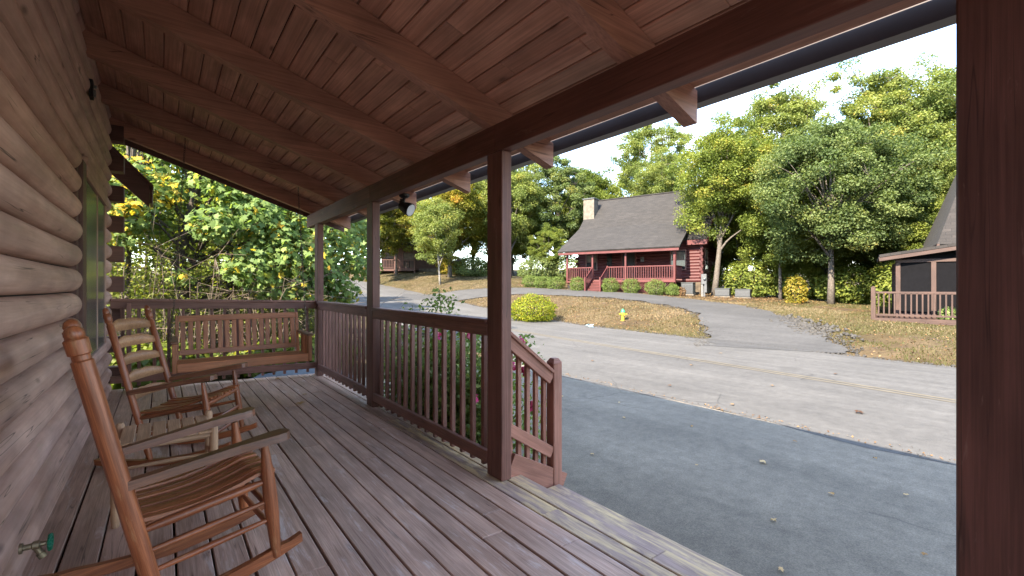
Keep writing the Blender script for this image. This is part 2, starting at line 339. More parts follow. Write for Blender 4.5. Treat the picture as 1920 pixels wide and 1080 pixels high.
M_RED = wood('red_siding', (0.042, 0.0085, 0.0085), (0.068, 0.014, 0.0135), 0.6, 0.5, 0.05, 0.1)
M_REDT = wood('red_trim', (0.066, 0.0165, 0.0165), (0.094, 0.0245, 0.024), 0.6, 0.6, 0.06, 0.1)
M_BRCAB = wood('brown_cabin', (0.04, 0.022, 0.017), (0.062, 0.036, 0.029), 0.6, 0.6, 0.08, 0.1)
M_DKCAB = wood('dark_cabin', (0.06, 0.03, 0.024), (0.10, 0.05, 0.04), 0.6, 0.6, 0.08, 0.1)
M_STONE = plain('pale_stone', (0.10, 0.087, 0.070), 0.9, 0, 0.35, 4, 0.6)
M_STONED = plain('tan_stone', (0.062, 0.046, 0.030), 0.9, 0, 0.4, 4, 0.6)
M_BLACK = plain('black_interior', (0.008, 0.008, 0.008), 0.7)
M_GREYB = plain('grey_box', (0.06, 0.063, 0.066), 0.5)
M_DGREY = plain('dark_grey_unit', (0.04, 0.044, 0.046), 0.6, 0.1)
M_WHITE = plain('white_plastic', (0.2, 0.2, 0.195), 0.45)
M_HYDY = plain('hydrant_yellow', (0.26, 0.19, 0.022), 0.5)
M_HYDG = plain('hydrant_green', (0.02, 0.2, 0.1), 0.45)
M_TARP = plain('blue_tarp', (0.06, 0.075, 0.09), 0.8, 0, 0.3, 3, 0.3)
M_LABEL = plain('pale_litter', (0.25,0.34,0.38), 0.6)

# ------------------------------------------------------------------ terrain
def sm(t): t = np.clip(t, 0, 1); return t * t * (3 - 2 * t)
def road_c(y):
    y = np.asarray(y, dtype=float)
    return 9.5 + 0.115 * np.minimum(y, 18) + np.where(y > 18, 0.115 * 12 * (1 - np.exp(-(y - 18) / 12)) - 0.0016 * np.maximum(y - 22, 0) ** 2, 0)
RHW = 3.75
def H(x, y):
    x = np.asarray(x, dtype=float); y = np.asarray(y, dtype=float)
    zr = 2.75 * sm((y - 12) / 45.0) + 0.03 * np.maximum(y - 57, 0)
    A = np.interp(y, [-30, 3, 5, 10, 13, 18, 40, 80], [0.45, 0.5, 0.6, 0.95, 1.12, 1.34, 1.45, 1.6])
    e = np.maximum(x - (road_c(np.clip(y, -40, 60)) + RHW + 0.15), 0)
    b = A * (1 - np.exp(-e / 4.0)) + 0.02 * np.maximum(x - 38, 0)
    return zr + b
xs = np.unique(np.concatenate([np.linspace(-160, -14, 16), np.arange(-14, 46, 0.5), np.linspace(46, 260, 24)]))
ys = np.unique(np.concatenate([np.linspace(-120, -20, 12), np.arange(-20, 62, 0.5), np.linspace(62, 320, 26)]))
GX, GY = np.meshgrid(xs, ys); GZ = H(GX, GY)
wob = 0.025 * (np.sin(GX * 1.9 + 1.3 * np.sin(GY * 0.9)) * np.cos(GY * 1.6 + GX * 0.4)) + RNG.normal(0, 0.008, GX.shape)
GZ = GZ - 0.034 + 0.6 * wob * (GX > 2)
n_, m_ = GX.shape
idx = np.arange(n_ * m_).reshape(n_, m_)
quads = np.stack([idx[:-1, :-1], idx[:-1, 1:], idx[1:, 1:], idx[1:, :-1]], -1).reshape(-1, 4)
tag(obj('ground', mesh_np('ground', np.stack([GX, GY, GZ], -1).reshape(-1, 3), quads, M_GROUND, True)), kind='structure')
def strip(name, left, right, nsub, dz, mat, jit=0.0, H_=H):
    left = np.asarray(left, float); right = np.asarray(right, float); N = len(left)
    if jit:
        jl = np.convolve(RNG.normal(0, jit, N + 4), np.ones(3) / 3, 'same')[2:N + 2]; jr = np.convolve(RNG.normal(0, jit, N + 4), np.ones(3) / 3, 'same')[2:N + 2]
        d = right - left; d /= np.linalg.norm(d, axis=1)[:, None]; left = left + d * jl[:, None]; right = right + d * jr[:, None]
    t = np.linspace(0, 1, nsub + 1); P = left[:, None, :] * (1 - t)[None, :, None] + right[:, None, :] * t[None, :, None]
    Z = H_(P[..., 0], P[..., 1]) + dz
    V = np.concatenate([P, Z[..., None]], -1).reshape(-1, 3)
    ix = np.arange(N * (nsub + 1)).reshape(N, nsub + 1)
    Q = np.stack([ix[:-1, :-1], ix[:-1, 1:], ix[1:, 1:], ix[1:, :-1]], -1).reshape(-1, 4)
    # make faces look up
    a, b_, c = V[Q[0, 0]], V[Q[0, 1]], V[Q[0, 2]]
    if np.cross(b_ - a, c - a)[2] < 0: Q = Q[:, ::-1].copy()
    return tag(obj(name, mesh_np(name, V, Q, mat, True)), kind='structure')
def road_n(y): return np.where(y < 12, np.interp(y, [-45, -5, 7, 12], [3.5, 6.0, 6.25, float(road_c(12)) - RHW]), road_c(y) - RHW)
yy = np.arange(-45, 75, 0.35); rc = road_c(yy)
strip('road', np.stack([road_n(yy), yy], 1), np.stack([rc + RHW, yy], 1), 14, 0.010, M_ROAD, 0.12)
for off in (-0.09, 0.09):
    yl = np.arange(-45, 75, 0.35); cl = road_c(yl) - 0.15 + off
    strip('yellow_line', np.stack([cl - 0.042, yl], 1), np.stack([cl + 0.042, yl], 1), 1, 0.015, M_YLINE, 0.006)
yy = np.arange(-16, 8.6, 0.3); ex = road_n(yy) + 0.05
strip('driveway', np.stack([np.full_like(yy, 1.2), yy], 1), np.stack([ex, yy], 1), 14, 0.007, M_ASPH, 0.0)
# neighbour's driveway: from the road mouth up past the red cabin and back to the road
ctl = np.array([(13.3, 5.6, 1.8), (14.6, 6.2, 1.68), (16.2, 7.2, 1.55), (18.4, 8.9, 1.5), (20.4, 11.0, 1.5), (21.6, 13.6, 1.5), (22.2, 16.5, 1.5), (21.9, 19.5, 1.5), (21.2, 22.6, 1.5), (19.8, 25.4, 1.5), (18.0, 27.6, 1.5), (16.2, 29.2, 1.6), (13.6, 30.8, 1.9)])
tt = np.linspace(0, len(ctl) - 1, 90)
def cat(t):
    i = min(int(t), len(ctl) - 2); f = t - i; p = [ctl[max(0, min(len(ctl) - 1, i + k))] for k in (-1, 0, 1, 2)]
    return 0.5 * ((2 * p[1]) + (-p[0] + p[2]) * f + (2 * p[0] - 5 * p[1] + 4 * p[2] - p[3]) * f * f + (-p[0] + 3 * p[1] - 3 * p[2] + p[3]) * f ** 3)
CP = np.array([cat(t) for t in tt]); dv = np.gradient(CP[:, :2], axis=0); dv /= np.linalg.norm(dv, axis=1)[:, None]; nn = np.stack([-dv[:, 1], dv[:, 0]], 1)
strip('neighbour_driveway', CP[:, :2] + nn * CP[:, 2:3], CP[:, :2] - nn * CP[:, 2:3], 8, 0.016, M_NDRV, 0.20)
def on_pavement(x, y, pad=0.1):
    r = np.abs(x - road_c(y)) < RHW + pad
    d2 = np.min((x[:, None] - CP[None, :, 0]) ** 2 + (y[:, None] - CP[None, :, 1]) ** 2 - (CP[None, :, 2] + pad) ** 2, axis=1)
    return r | (d2 < 0)

# ------------------------------------------------------------------ leaf and tree builders
QUAD = (np.array([(0, -0.5, 0), (0.34, 0.0, 0.06), (0, 0.5, 0), (-0.34, 0.0, 0.06)]), np.array([(0, 1, 2, 3)]))
def maple_template():
    out = [(0, -0.42)]
    for a, r in ((-62, 0.22), (-38, 0.40), (-12, 0.26), (8, 0.30), (28, 0.50), (48, 0.34), (66, 0.28), (90, 0.56)):
        out.append((r * math.cos(math.radians(a)), r * math.sin(math.radians(a))))
    mir = [(-x, y) for x, y in reversed(out[1:-1])]
    out += mir
    V = [(0, 0, 0.0)] + [(x, y, -0.25 * (x * x + 0.4 * y * y)) for x, y in out]; n = len(out)
    return np.array(V), np.array([(0, i + 1, (i + 1) % n + 1) for i in range(n)])
MAPLE = maple_template()
def leaves(name, P, size, mat, parent, tint, rng, tmpl=QUAD, up=0.5, out=None, M=None):
    N = len(P); T, Fc = tmpl
    nrm = rng.normal(0, 1, (N, 3)); nrm /= np.linalg.norm(nrm, axis=1)[:, None]
    nrm[:, 2] = np.abs(nrm[:, 2]) * 0.8 + up * 0.6
    if out is not None: nrm += out
    nrm /= np.linalg.norm(nrm, axis=1)[:, None]
    a = rng.normal(0, 1, (N, 3)); t = np.cross(nrm, a); t /= np.linalg.norm(t, axis=1)[:, None] + 1e-9; b = np.cross(nrm, t)
    s = (size * rng.uniform(0.65, 1.25, N))[:, None, None]
    V = P[:, None, :] + s * (T[None, :, 0:1] * t[:, None, :] + T[None, :, 1:2] * b[:, None, :] + T[None, :, 2:3] * nrm[:, None, :])
    k = len(T); Fi = (Fc[None, :, :] + (np.arange(N) * k)[:, None, None]).reshape(-1, Fc.shape[1])
    tf = np.repeat(np.clip(tint, 0, 1), len(Fc))
    return obj(name, mesh_np(name, V.reshape(-1, 3), Fi, mat, False, tf), parent, M)
def make_tree(name, label, base, h, crown, mat, seed, n_cl=220, per=150, lsize=0.15, tr=0.16, bark=None, lean=(0, 0), group='trees', cat='tree', cz=0.62, clr=0.55, low=0.25, tmpl=QUAD, fill=0.55, tint_mu=0.45):
    """crown = (rx, ry, rz); crown centre at cz*h"""
    rng = np.random.default_rng(seed); rnd = random.Random(seed)
    base = Vector(base); root = thing(name, base, label, cat, group); bark = bark or M_BARK
    # trunk line
    n = 9; line = []
    wx, wy = rnd.uniform(-1, 1), rnd.uniform(-1, 1)
    for i in range(n):
        t = i / (n - 1); line.append(base + Vector((lean[0] * t * h + 0.12 * wx * math.sin(t * 5) * t, lean[1] * t * h + 0.12 * wy * math.sin(t * 4 + 1) * t, t * h * 0.86 - 0.1)))
    rad = [tr * (1.25 if i == 0 else 1) * (1 - 0.88 * (i / (n - 1))) for i in range(n)]
    A = Acc(); A.tube(line, rad, 8)
    cc = base + Vector((lean[0] * h * cz, lean[1] * h * cz, h * cz))
    C = []
    while len(C) < n_cl:
        d = rng.normal(0, 1, 3); d /= np.linalg.norm(d); r = rng.uniform(fill, 1.0) ** 0.7
        lob = 0.78 + 0.22 * math.sin(3.1 * math.atan2(d[1], d[0]) + seed) * math.cos(2.3 * d[2] + seed * 0.7) + rng.normal(0, 0.07)
        p = np.array(cc) + d * r * lob * np.array(crown)
        if p[2] < base.z + low * h * rng.uniform(0.5, 1): continue
        C.append(p)
    C = np.array(C)
    # limbs
    nl = max(6, n_cl // 14); limbs = []
    for k in range(nl):
        tgt = Vector(C[rnd.randrange(len(C))]); f = max(0.15, min(0.9, ((tgt.z - base.z) / h) * rnd.uniform(0.5, 0.8))); i = f * (n - 1); j = min(int(i), n - 2)
        s = line[j].lerp(line[j + 1], i - j); mid = s.lerp(tgt, 0.5) + Vector((rnd.uniform(-.3, .3), rnd.uniform(-.3, .3), rnd.uniform(0, .5)))
        pts = [s, s.lerp(mid, 0.6) + Vector((0, 0, .08)), mid, mid.lerp(tgt, 0.6), tgt]; r0 = tr * (1 - 0.88 * f) * 0.6
        A.tube(pts, [r0, r0 * .8, r0 * .6, r0 * .4, r0 * .15], 5, False); limbs += pts[1:]
    LP = np.array([tuple(p) for p in limbs])
    for p in C[::1 if n_cl < 160 else 2]:
        q = LP[np.argmin(((LP - p) ** 2).sum(1) + 2.0 * np.maximum(LP[:, 2] - p[2], 0) ** 2)]
        mid = (p + q) / 2 + np.array([0, 0, 0.06]); A.tube([Vector(q), Vector(mid), Vector(p)], [tr * .12, tr * .08, tr * .03], 3, False)
    t_o = A.obj('trunk', bark, root, smooth=True)
    ctint = rng.normal(tint_mu - .06, 0.20, n_cl); cr = rng.uniform(0.6, 1.3, n_cl) * clr * 1.22
    per = int(per * 2.0); lsize *= 0.80; clr *= 1.22; N = n_cl * per; ci = np.repeat(np.arange(n_cl), per)
    off = rng.normal(0, 1, (N, 3)); off /= np.linalg.norm(off, axis=1)[:, None]; rr = rng.uniform(0, 1, N) ** 0.45
    P = C[ci] + off * (rr * cr[ci])[:, None] * np.array([1, 1, 0.62])
    tint = ctint[ci] + rng.normal(0, 0.13, N)
    leaves('crown', P, lsize, mat, root, tint, rng, tmpl, 0.5, off * 0.35)
    return root
def dup(root, M, label=None):
    r = root.copy(); col.objects.link(r); r.matrix_basis = M
    if label: r['label'] = label
    for ch in root.children:
        c = ch.copy(); col.objects.link(c); c.parent = r; c.matrix_parent_inverse = ch.matrix_parent_inverse.copy()
        for g in ch.children:
            q = g.copy(); col.objects.link(q); q.parent = c; q.matrix_parent_inverse = g.matrix_parent_inverse.copy()
    return r
def Hs(x, y): return float(H(x, y)) - 0.04
def shrub(name, label, x, y, r, mat, seed, n=5200, ls=0.055, group=None, cat='shrub', z=None, squash=1.0):
    rng = np.random.default_rng(seed); z = Hs(x, y) if z is None else z
    root = thing(name, (x, y, z), label, cat, group)
    A = Acc()
    for k in range(7):
        a = rng.uniform(0, 6.28); A.tube([(x, y, z - .05), (x + math.cos(a) * r[0] * .3, y + math.sin(a) * r[1] * .3, z + r[2] * .8), (x + math.cos(a) * r[0] * .7, y + math.sin(a) * r[1] * .7, z + r[2] * 1.4)], [.03, .02, .006], 5, False)
    A.obj('stem', M_DBARK, root)
    d = rng.normal(0, 1, (n, 3)); d /= np.linalg.norm(d, axis=1)[:, None]
    lob = 1 + 0.10 * np.sin(d[:, 0] * 5 + seed) * np.sin(d[:, 1] * 6 + 2 * seed) + 0.06 * np.sin(d[:, 2] * 9 + seed)
    rr = rng.uniform(0.55, 1.0, n) ** 0.6 * lob * (1 + np.abs(rng.normal(0, 0.03, n)))
    P = d * rr[:, None] * np.array(r); P[:, 2] = np.where(P[:, 2] < -r[2] * .75, -r[2] * .75, P[:, 2])
    P += np.array([x, y, z + r[2] * 0.8])
    leaves('foliage', P, ls, mat, root, rng.normal(0.5, 0.2, n), rng, QUAD, 0.3, d * 0.7)
    return root

# ------------------------------------------------------------------ the porch: deck
def zd(x): return 0.395 - 0.03 * (x - 1.2)
UPD = Vector((0.03, 0, 1)).normalized()
Y0, Y1 = -1.3, 7.62
deck = thing('porch_deck', (0.8, 2, 0), 'weathered red-brown plank porch floor in the foreground', 'deck')
pitch = 0.1462
rj = random.Random(5)
for k in range(18):
    xc = 2.10 - pitch * (k + 0.5)
    cuts = [Y0]
    y = Y0 + rj.uniform(1.2, 3.6)
    while y < Y1 - 0.8: cuts.append(y); y += rj.uniform(2.2, 4.2)
    cuts.append(Y1 + rj.uniform(-.006, .006))
    for a, b_ in zip(cuts[:-1], cuts[1:]):
        worn = k <= 1 and a < 2.6
        dz = rj.uniform(-.0015, .0015)
        xj = rj.uniform(-.0015, .0015)
        beam('plank', (xc + xj, a + .0015, zd(xc) - .0175 + dz), (xc + xj, b_ - .0015, zd(xc) - .0175 + dz), 0.1365, 0.035, M_DECKW if worn else M_DECK, deck, 0.004, up=UPD)
for y in np.arange(Y0 + .1, Y1, 0.61):
    beam('joist', (-0.5, y, zd(-.5) - .105), (2.03, y, zd(2.03) - .105), 0.04, 0.135, M_TRIM, deck, 0)
beam('rim_joist', (2.055, Y0, zd(2.05) - .115), (2.055, Y1 - .01, zd(2.05) - .115), 0.038, 0.155, M_RAIL, deck, .003)
beam('rim_joist', (-.5, Y1 - .03, zd(.8) - .115), (2.03, Y1 - .03, zd(.8) - .115), 0.038, 0.15, M_RAIL, deck, .003)
for y in (Y0 + .2, 0.2, 2.7, 5.15, 7.4): boxo('pier', 1.85, 2.0, y - .07, y + .07, -0.06, zd(2) - .18, M_TRIM, deck)
boxo('skirt', 2.02, 2.034, Y0, Y1 - .06, 0.0, zd(2.05) - .17, M_RAIL, deck, 0)

# step down to the driveway
ZT = zd(2.1) - 0.15
step = thing('porch_step', (2.25, 1.4, 0), 'worn wooden step along the open edge of the porch floor', 'step')
for i, xc in enumerate((2.17, 2.3075)):
    beam('tread_plank', (xc + .07, .05, ZT - .0175), (xc + .07, 2.575, ZT - .0175), 0.1345, 0.035, M_DECKW, step, .004)
beam('riser', (2.085, .06, ZT - .05), (2.085, 2.575, ZT - .05), 0.02, 0.10, M_STAIR, step, .002)
beam('riser', (2.41, .06, (ZT - .036) / 2), (2.41, 2.575, (ZT - .036) / 2), 0.022, ZT - .04, M_STAIR, step, .002)

# posts
POSTS = [(0.09, 0.27), (2.578, 2.762), (5.055, 5.238), (7.345, 7.515)]
plab = ['nearest thick brown porch post at the right edge', 'tall brown porch post beside the stair handrail', 'middle brown porch post between the two long railings', 'far brown corner post where the two railings meet']
PX0, PX1 = 1.894, 1.983
BZ0, BZ1 = CAM_Z + 0.963, CAM_Z + 1.163
for (a, b_), lb in zip(POSTS, plab):
    o = boxo('porch_post', PX0, PX1, a, b_, zd(1.94) + .001, BZ0 - .001, M_POST, None, .006)
    tag(o, lb, 'post', 'porch posts')

# railings
def railing(label, p0, p1, nb, zt, zb, end0=0.0, slope=0.0, out=(1, 0, 0), cap=True, mat=M_RAIL):
    """p0,p1 = plan ends (x,y) of the inner face line; out = direction away from the porch"""
    p0 = Vector((*p0, 0)); p1 = Vector((*p1, 0)); o = Vector(out); L = (p1 - p0).length
    root = thing('porch_railing', (*(p0.xy + p1.xy) / 2, zd((p0.x + p1.x) / 2)), label, 'railing', 'porch railings')
    def at(t, off, z): q = p0.lerp(p1, t) + o * off; q.z = z + slope * t; return q
    beam('top_rail', at(0, .02, zt - .035 - .045), at(1, .02, zt - .035 - .045), .04, .09, mat, root, .004)
    beam('cap_rail', at(0, .045, zt - .0175), at(1, .045, zt - .0175), .125, .034, mat, root, .006)
    beam('bottom_rail', at(0, .02, zb + .045), at(1, .02, zb + .045), .04, .09, mat, root, .004)
    for i in range(nb):
        t = (i + 0.75) / (nb + .5); j = rj.uniform(-.004, .004)
        a = at(t + j, .061, zb - .055); b_ = at(t + rj.uniform(-.003, .003), .061, zt - .037)
        beam('baluster', a, b_, .036, .036, mat, root, .003)
    return root
ZT_R = CAM_Z - 0.232; ZB_R = CAM_Z - 1.30
railing('brown porch railing between the tall post and middle post', (PX0, 5.053), (PX0, 2.764), 14, ZT_R - .008, ZB_R)
railing('brown porch railing between the middle and far corner posts', (PX0, 7.343), (PX0, 5.24), 13, ZT_R + .004, ZB_R + .02)
railing('brown railing across the far end behind the hanging swing', (PX0 - .002, 7.42), (-0.50, 7.42), 15, ZT_R + .014, ZB_R + .035, slope=.068, out=(0, 1, 0))
o = boxo('rail_end_post', -.345, -.30, 7.36, 7.419, zd(-.3) + .001, ZT_R + .02, M_RAIL, None); tag(o, 'short square post at the log wall end of the far railing', 'post')

# stair railing (one step down) with its newel
sr = thing('stair_railing', (2.2, 2.62, 0), 'reddish sloping stair handrail ending in a short newel post', 'railing')
NX = 2.413
boxo('newel_post', NX, NX + .09, 2.60, 2.69, 0.0, CAM_Z - .60, M_STAIR, sr, .006)
# pyramid cap of the newel
A = Acc(); z0 = CAM_Z - .60
A.add([(NX, 2.60, z0), (NX + .09, 2.60, z0), (NX + .09, 2.69, z0), (NX, 2.69, z0), (NX + .022, 2.622, z0 + .035), (NX + .068, 2.622, z0 + .035), (NX + .068, 2.668, z0 + .035), (NX + .022, 2.668, z0 + .035)],
      [(0, 1, 5, 4), (1, 2, 6, 5), (2, 3, 7, 6), (3, 0, 4, 7), (4, 5, 6, 7)]); A.obj('newel_cap', M_STAIR, sr)
beam('hand_rail', (PX1 + .002, 2.63, CAM_Z - .385), (NX - .001, 2.63, CAM_Z - .715), .04, .10, M_STAIR, sr, .004)
beam('cap_rail', (PX1 + .002, 2.63, CAM_Z - .333), (NX - .001, 2.63, CAM_Z - .663), .075, .026, M_STAIR, sr, .004)
beam('lower_rail', (PX1 + .002, 2.63, CAM_Z - 1.03), (NX - .001, 2.63, CAM_Z - 1.295), .04, .085, M_STAIR, sr, .004)
beam('stringer', (PX1 + .002, 2.625, CAM_Z - 1.325), (NX + .10, 2.625, CAM_Z - 1.60), .036, .24, M_STAIR, sr, .003)
for i in range(5):
    x = PX1 + .05 + i * .083; t = (x - PX1) / (NX - PX1)
    beam('baluster', (x, 2.668, CAM_Z - 1.25 - .27 * t), (x, 2.668, CAM_Z - .36 - .33 * t), .034, .034, M_STAIR, sr, .003, up=(0, 1, 0))

# ------------------------------------------------------------------ porch roof
proof = thing('porch_roof', (1, 2, BZ0), 'sloping porch roof with exposed rafters and plank ceiling overhead', 'roof')
SL = 0.332; YE = 8.0
def zu(x): return BZ1 - SL * (x - PX0)          # underside of rafters
UPR = Vector((SL, 0, 1)).normalized()
sec = [(Y0, POSTS[0][0] + .09), (POSTS[0][0] + .09, 2.67), (2.67, 5.147), (5.147, YE)]
for a, b_ in sec: boxo('beam', PX0, PX1, a + .001, b_ - .001, BZ0, BZ1, M_BEAM, proof, .004)
rcos = math.sqrt(1 + SL * SL); RD = 0.184
for k in range(-2, 6):
    y = 1.505 + 1.245 * k
    if y < Y0 + .05: continue
    a = Vector((-0.62, y, zu(-0.62))) + UPR * (RD / 2 + .001); b_ = Vector((2.505, y, zu(2.505))) + UPR * (RD / 2 + .001)
    # plumb-cut rafter
    V = []
    for x in (-0.62, 2.505):
        for yy_ in (y - .0445, y + .0445):
            V += [(x, yy_, zu(x) + .001), (x, yy_, zu(x) + RD * rcos)]
    c = Vector((0.94, y, zu(.94)))
    Vl = [tuple(Vector(v) - c) for v in V]
    me = mesh_np('rafter', Vl, [(0, 1, 3, 2), (4, 6, 7, 5), (0, 2, 6, 4), (1, 5, 7, 3), (0, 4, 5, 1), (2, 3, 7, 6)], M_RAFT)
    obj('rafter', me, proof, Matrix.Translation(c))
def zc(x): return zu(x) + RD * rcos + .002
bp = 0.137 / rcos
nb = int((2.482 + .60) / bp)
for i in range(nb):
    x0 = 2.482 - i * bp; x1 = x0 - bp + .0035
    cuts = [Y0, Y0 + rj.uniform(2, 5), YE - rj.uniform(1.5, 4.5), YE]
    for a, b_ in zip(cuts[:-1], cuts[1:]):
        xm = (x0 + x1) / 2; p = Vector((xm, 0, zc(xm))) + UPR * .019
        beam('ceiling_board', (p.x, a + .0008, p.z + rj.uniform(0, .002)), (p.x, b_ - .0008, p.z + rj.uniform(0, .002)), (x0 - x1) * rcos - .002, .036, M_CEIL, proof, .0055, up=UPR)
# sheathing and shingles over the boards
def slab(name, x0, x1, y0, y1, zf0, zf1, th, mat, parent):
    V = [(x, y, z) for x, zz in ((x0, zf0), (x1, zf1)) for y in (y0, y1) for z in (zz, zz + th)]
    c = Vector(((x0 + x1) / 2, (y0 + y1) / 2, (zf0 + zf1) / 2)); V = [tuple(Vector(v) - c) for v in V]
    return obj(name, mesh_np(name, V, [(0, 1, 3, 2), (4, 6, 7, 5), (0, 2, 6, 4), (1, 5, 7, 3), (0, 4, 5, 1), (2, 3, 7, 6)], mat), parent, Matrix.Translation(c))
slab('sheathing', -.62, 2.478, Y0, YE, zc(-.62) + .043, zc(2.478) + .043, .014, M_SHEATH, proof)
slab('shingles', -.62, 2.50, Y0 - .02, YE + .03, zc(-.62) + .0585, zc(2.50) + .0585, .02, M_SHINGB, proof)
# rake board at the far end
V = [(x, y, z) for x in (-.62, 2.505) for y in (YE + .001, YE + .03) for z in (zu(x) - .02, zu(x) + RD * rcos + .057)]
obj('rake_board', mesh_np('rake', V, [(0, 1, 3, 2), (4, 6, 7, 5), (0, 2, 6, 4), (1, 5, 7, 3), (0, 4, 5, 1), (2, 3, 7, 6)], M_TRIM), proof)
# gutter hung just off the board ends
gz = CAM_Z + 1.10
A = Acc(); A.box(2.548, 2.552, Y0, YE, gz, gz + .112); A.box(2.552, 2.632, Y0, YE, gz, gz + .004); A.box(2.632, 2.636, Y0, YE, gz, gz + .12)
A.box(2.552, 2.632, Y0, Y0 + .004, gz + .004, gz + .1); A.box(2.552, 2.632, YE - .004, YE, gz + .004, gz + .1)
A.obj('gutter', M_GUT, proof)
for k in range(-2, 6):
    y = 1.505 + 1.245 * k
    if y > Y0: boxo('gutter_hanger', 2.506, 2.547, y - .012, y + .012, gz + .05, gz + .062, M_GUT, proof, 0)

# ------------------------------------------------------------------ log cabin
cabin = thing('log_cabin', (-0.55, 2, 0), 'stained round log wall of the cabin along the left side', 'house')
XW = -0.575; LP_ = 0.194; YC = 7.70; YH = -5.5
WY0, WY1 = 5.05, 7.12; WZ0, WZ1 = 1.10, 2.70
def log_mesh(y0, y1, seed, dome0=False, dome1=False):
    rg = np.random.default_rng(seed); L = y1 - y0
    n = max(4, int(L / .22)); ysl = list(np.linspace(y0, y1, n))
    if dome1: ysl += [y1 - .055, y1 - .028, y1 - .010, y1 - .002]; 
    if dome0: ysl += [y0 + .055, y0 + .028, y0 + .010, y0 + .002]
    ysl = sorted(set(round(v, 4) for v in ysl)); V = []; Fc = []; m = 11
    ph = rg.uniform(0, 6.28, 4)
    for y in ysl:
        s = 1.0
        if dome1 and y > y1 - .06: s = math.sqrt(max(0.0, 1 - ((y - (y1 - .06)) / .06) ** 2))
        if dome0 and y < y0 + .06: s = min(s, math.sqrt(max(0.0, 1 - (((y0 + .06) - y) / .06) ** 2)))
        w = 1 + .03 * math.sin(y * 1.1 + ph[0]) + .02 * math.sin(y * 3.1 + ph[1]); dz = .003 * math.sin(y * 1.7 + ph[2])
        for k in range(m):
            a = -math.pi / 2 + math.pi * k / (m - 1)
            ca, sa = math.cos(a), math.sin(a)
            # rounded D profile
            V.append((0.092 * w * (abs(ca) ** 0.80) * s - .018, y, (0.0935 * sa * (0.90 + .10 * abs(sa))) * (0.55 + .45 * s) + dz))
    for i in range(len(ysl) - 1):
        for k in range(m - 1):
            a = i * m + k; Fc.append((a, a + m, a + m + 1, a + 1))
    Fc.append(tuple(range(m))[::-1]); Fc.append(tuple(range((len(ysl) - 1) * m, len(ysl) * m)))
    return V, Fc
zlog = zd(-.5) - .10; row = 0
while zlog < 4.05:
    z = zlog + LP_ / 2
    spans = [(YH, YC)] if (z < WZ0 - .02 or z > WZ1 + .08) else [(YH, WY0 - .03), (WY1 + .02, YC)]
    out = []
    for a, b_ in spans:
        if b_ - a > 5 and row % 3 != 1:
            c = rj.uniform(a + 2.5, b_ - 2.2); out += [(a, c - .001), (c + .001, b_)]
        else: out.append((a, b_))
    for a, b_ in out:
        ym = (a + b_) / 2; V, Fc = log_mesh(a, b_, row * 7 + int(a * 3) + 50, abs(a - (WY1 + .02)) < .01, abs(b_ - (WY0 - .03)) < .01)
        # local x along the log for the grain: rotate (x,y,z)->(y,-x,z)
        V = [(v[1] - ym, -v[0], v[2]) for v in V]
        Mx = Matrix.Translation((XW, ym, z)) @ Matrix.Rotation(math.radians(90), 4, 'Z')
        obj('log', mesh_np('log', V, Fc, M_LOG, True), cabin, Mx)
    zlog += LP_; row += 1
boxo('wall_core', XW - .12, XW - .016, YH, WY0 - .04, 0, 4.1, M_SHEATH, cabin, 0)
boxo('wall_core', XW - .12, XW - .016, WY1 + .03, YC - .02, 0, 4.1, M_SHEATH, cabin, 0)
boxo('wall_core', XW - .12, XW - .016, WY0 - .04, WY1 + .03, 0, WZ0 - .04, M_SHEATH, cabin, 0)
boxo('wall_core', XW - .12, XW - .016, WY0 - .04, WY1 + .03, WZ1 + .06, 4.1, M_SHEATH, cabin, 0)
# log corner: squared ends of the cross wall
for i in range(9):
    zc_ = 0.62 + i * 2 * LP_ * 0.995
    if zc_ > 3.9: break
    boxo('log_end', XW - .1, -0.385, YC - .02, YC + .17, zc_ - .1, zc_ + .1, M_TRIM, cabin, .006)
# window: frame, sashes, panes
win = obj('window', box_mesh(.01, WY1 - WY0, WZ1 - WZ0, 0, M_BLACK), cabin, Matrix.Translation((XW - .10, (WY0 + WY1) / 2, (WZ0 + WZ1) / 2)))
FX0, FX1 = XW - .09, XW + .07
boxo('jamb', FX0, XW + .035, WY0 - .028, WY0 + .085, WZ0 - .03, WZ1 + .05, M_TRIM, win, .003)
boxo('casing', FX0, XW + .062, WY0 + .086, WY0 + .30, WZ0 - .03, WZ1 + .10, M_TRIM, win, .003)
boxo('casing', FX0, XW + .060, WY1 - .05, WY1 + .012, WZ0 - .03, WZ1 - .012, M_LOG, win, .003)
boxo('head_board', FX0, FX1, WY0 + .301, WY1 + .03, WZ1 - .01, WZ1 + .17, M_LOG, win, .004)
boxo('sill', FX0, XW + .068, WY0 + .301, WY1 - .051, WZ0 - .04, WZ0 + .0, M_LOG, win, .004)
ws = [WY0 + .301, WY0 + 1.25, WY1 - .051]
boxo('mullion', XW + .0, XW + .056, ws[1] - .012, ws[1] + .012, WZ0 + .001, WZ1 - .011, M_LOG, win, .003)
for i in range(2): boxo('pane', XW + .044, XW + .050, ws[i] + (.001 if i == 0 else .013), ws[i + 1] - (.013 if i == 0 else .001), WZ0 + .001, WZ1 - .011, M_GLASS, win, 0)
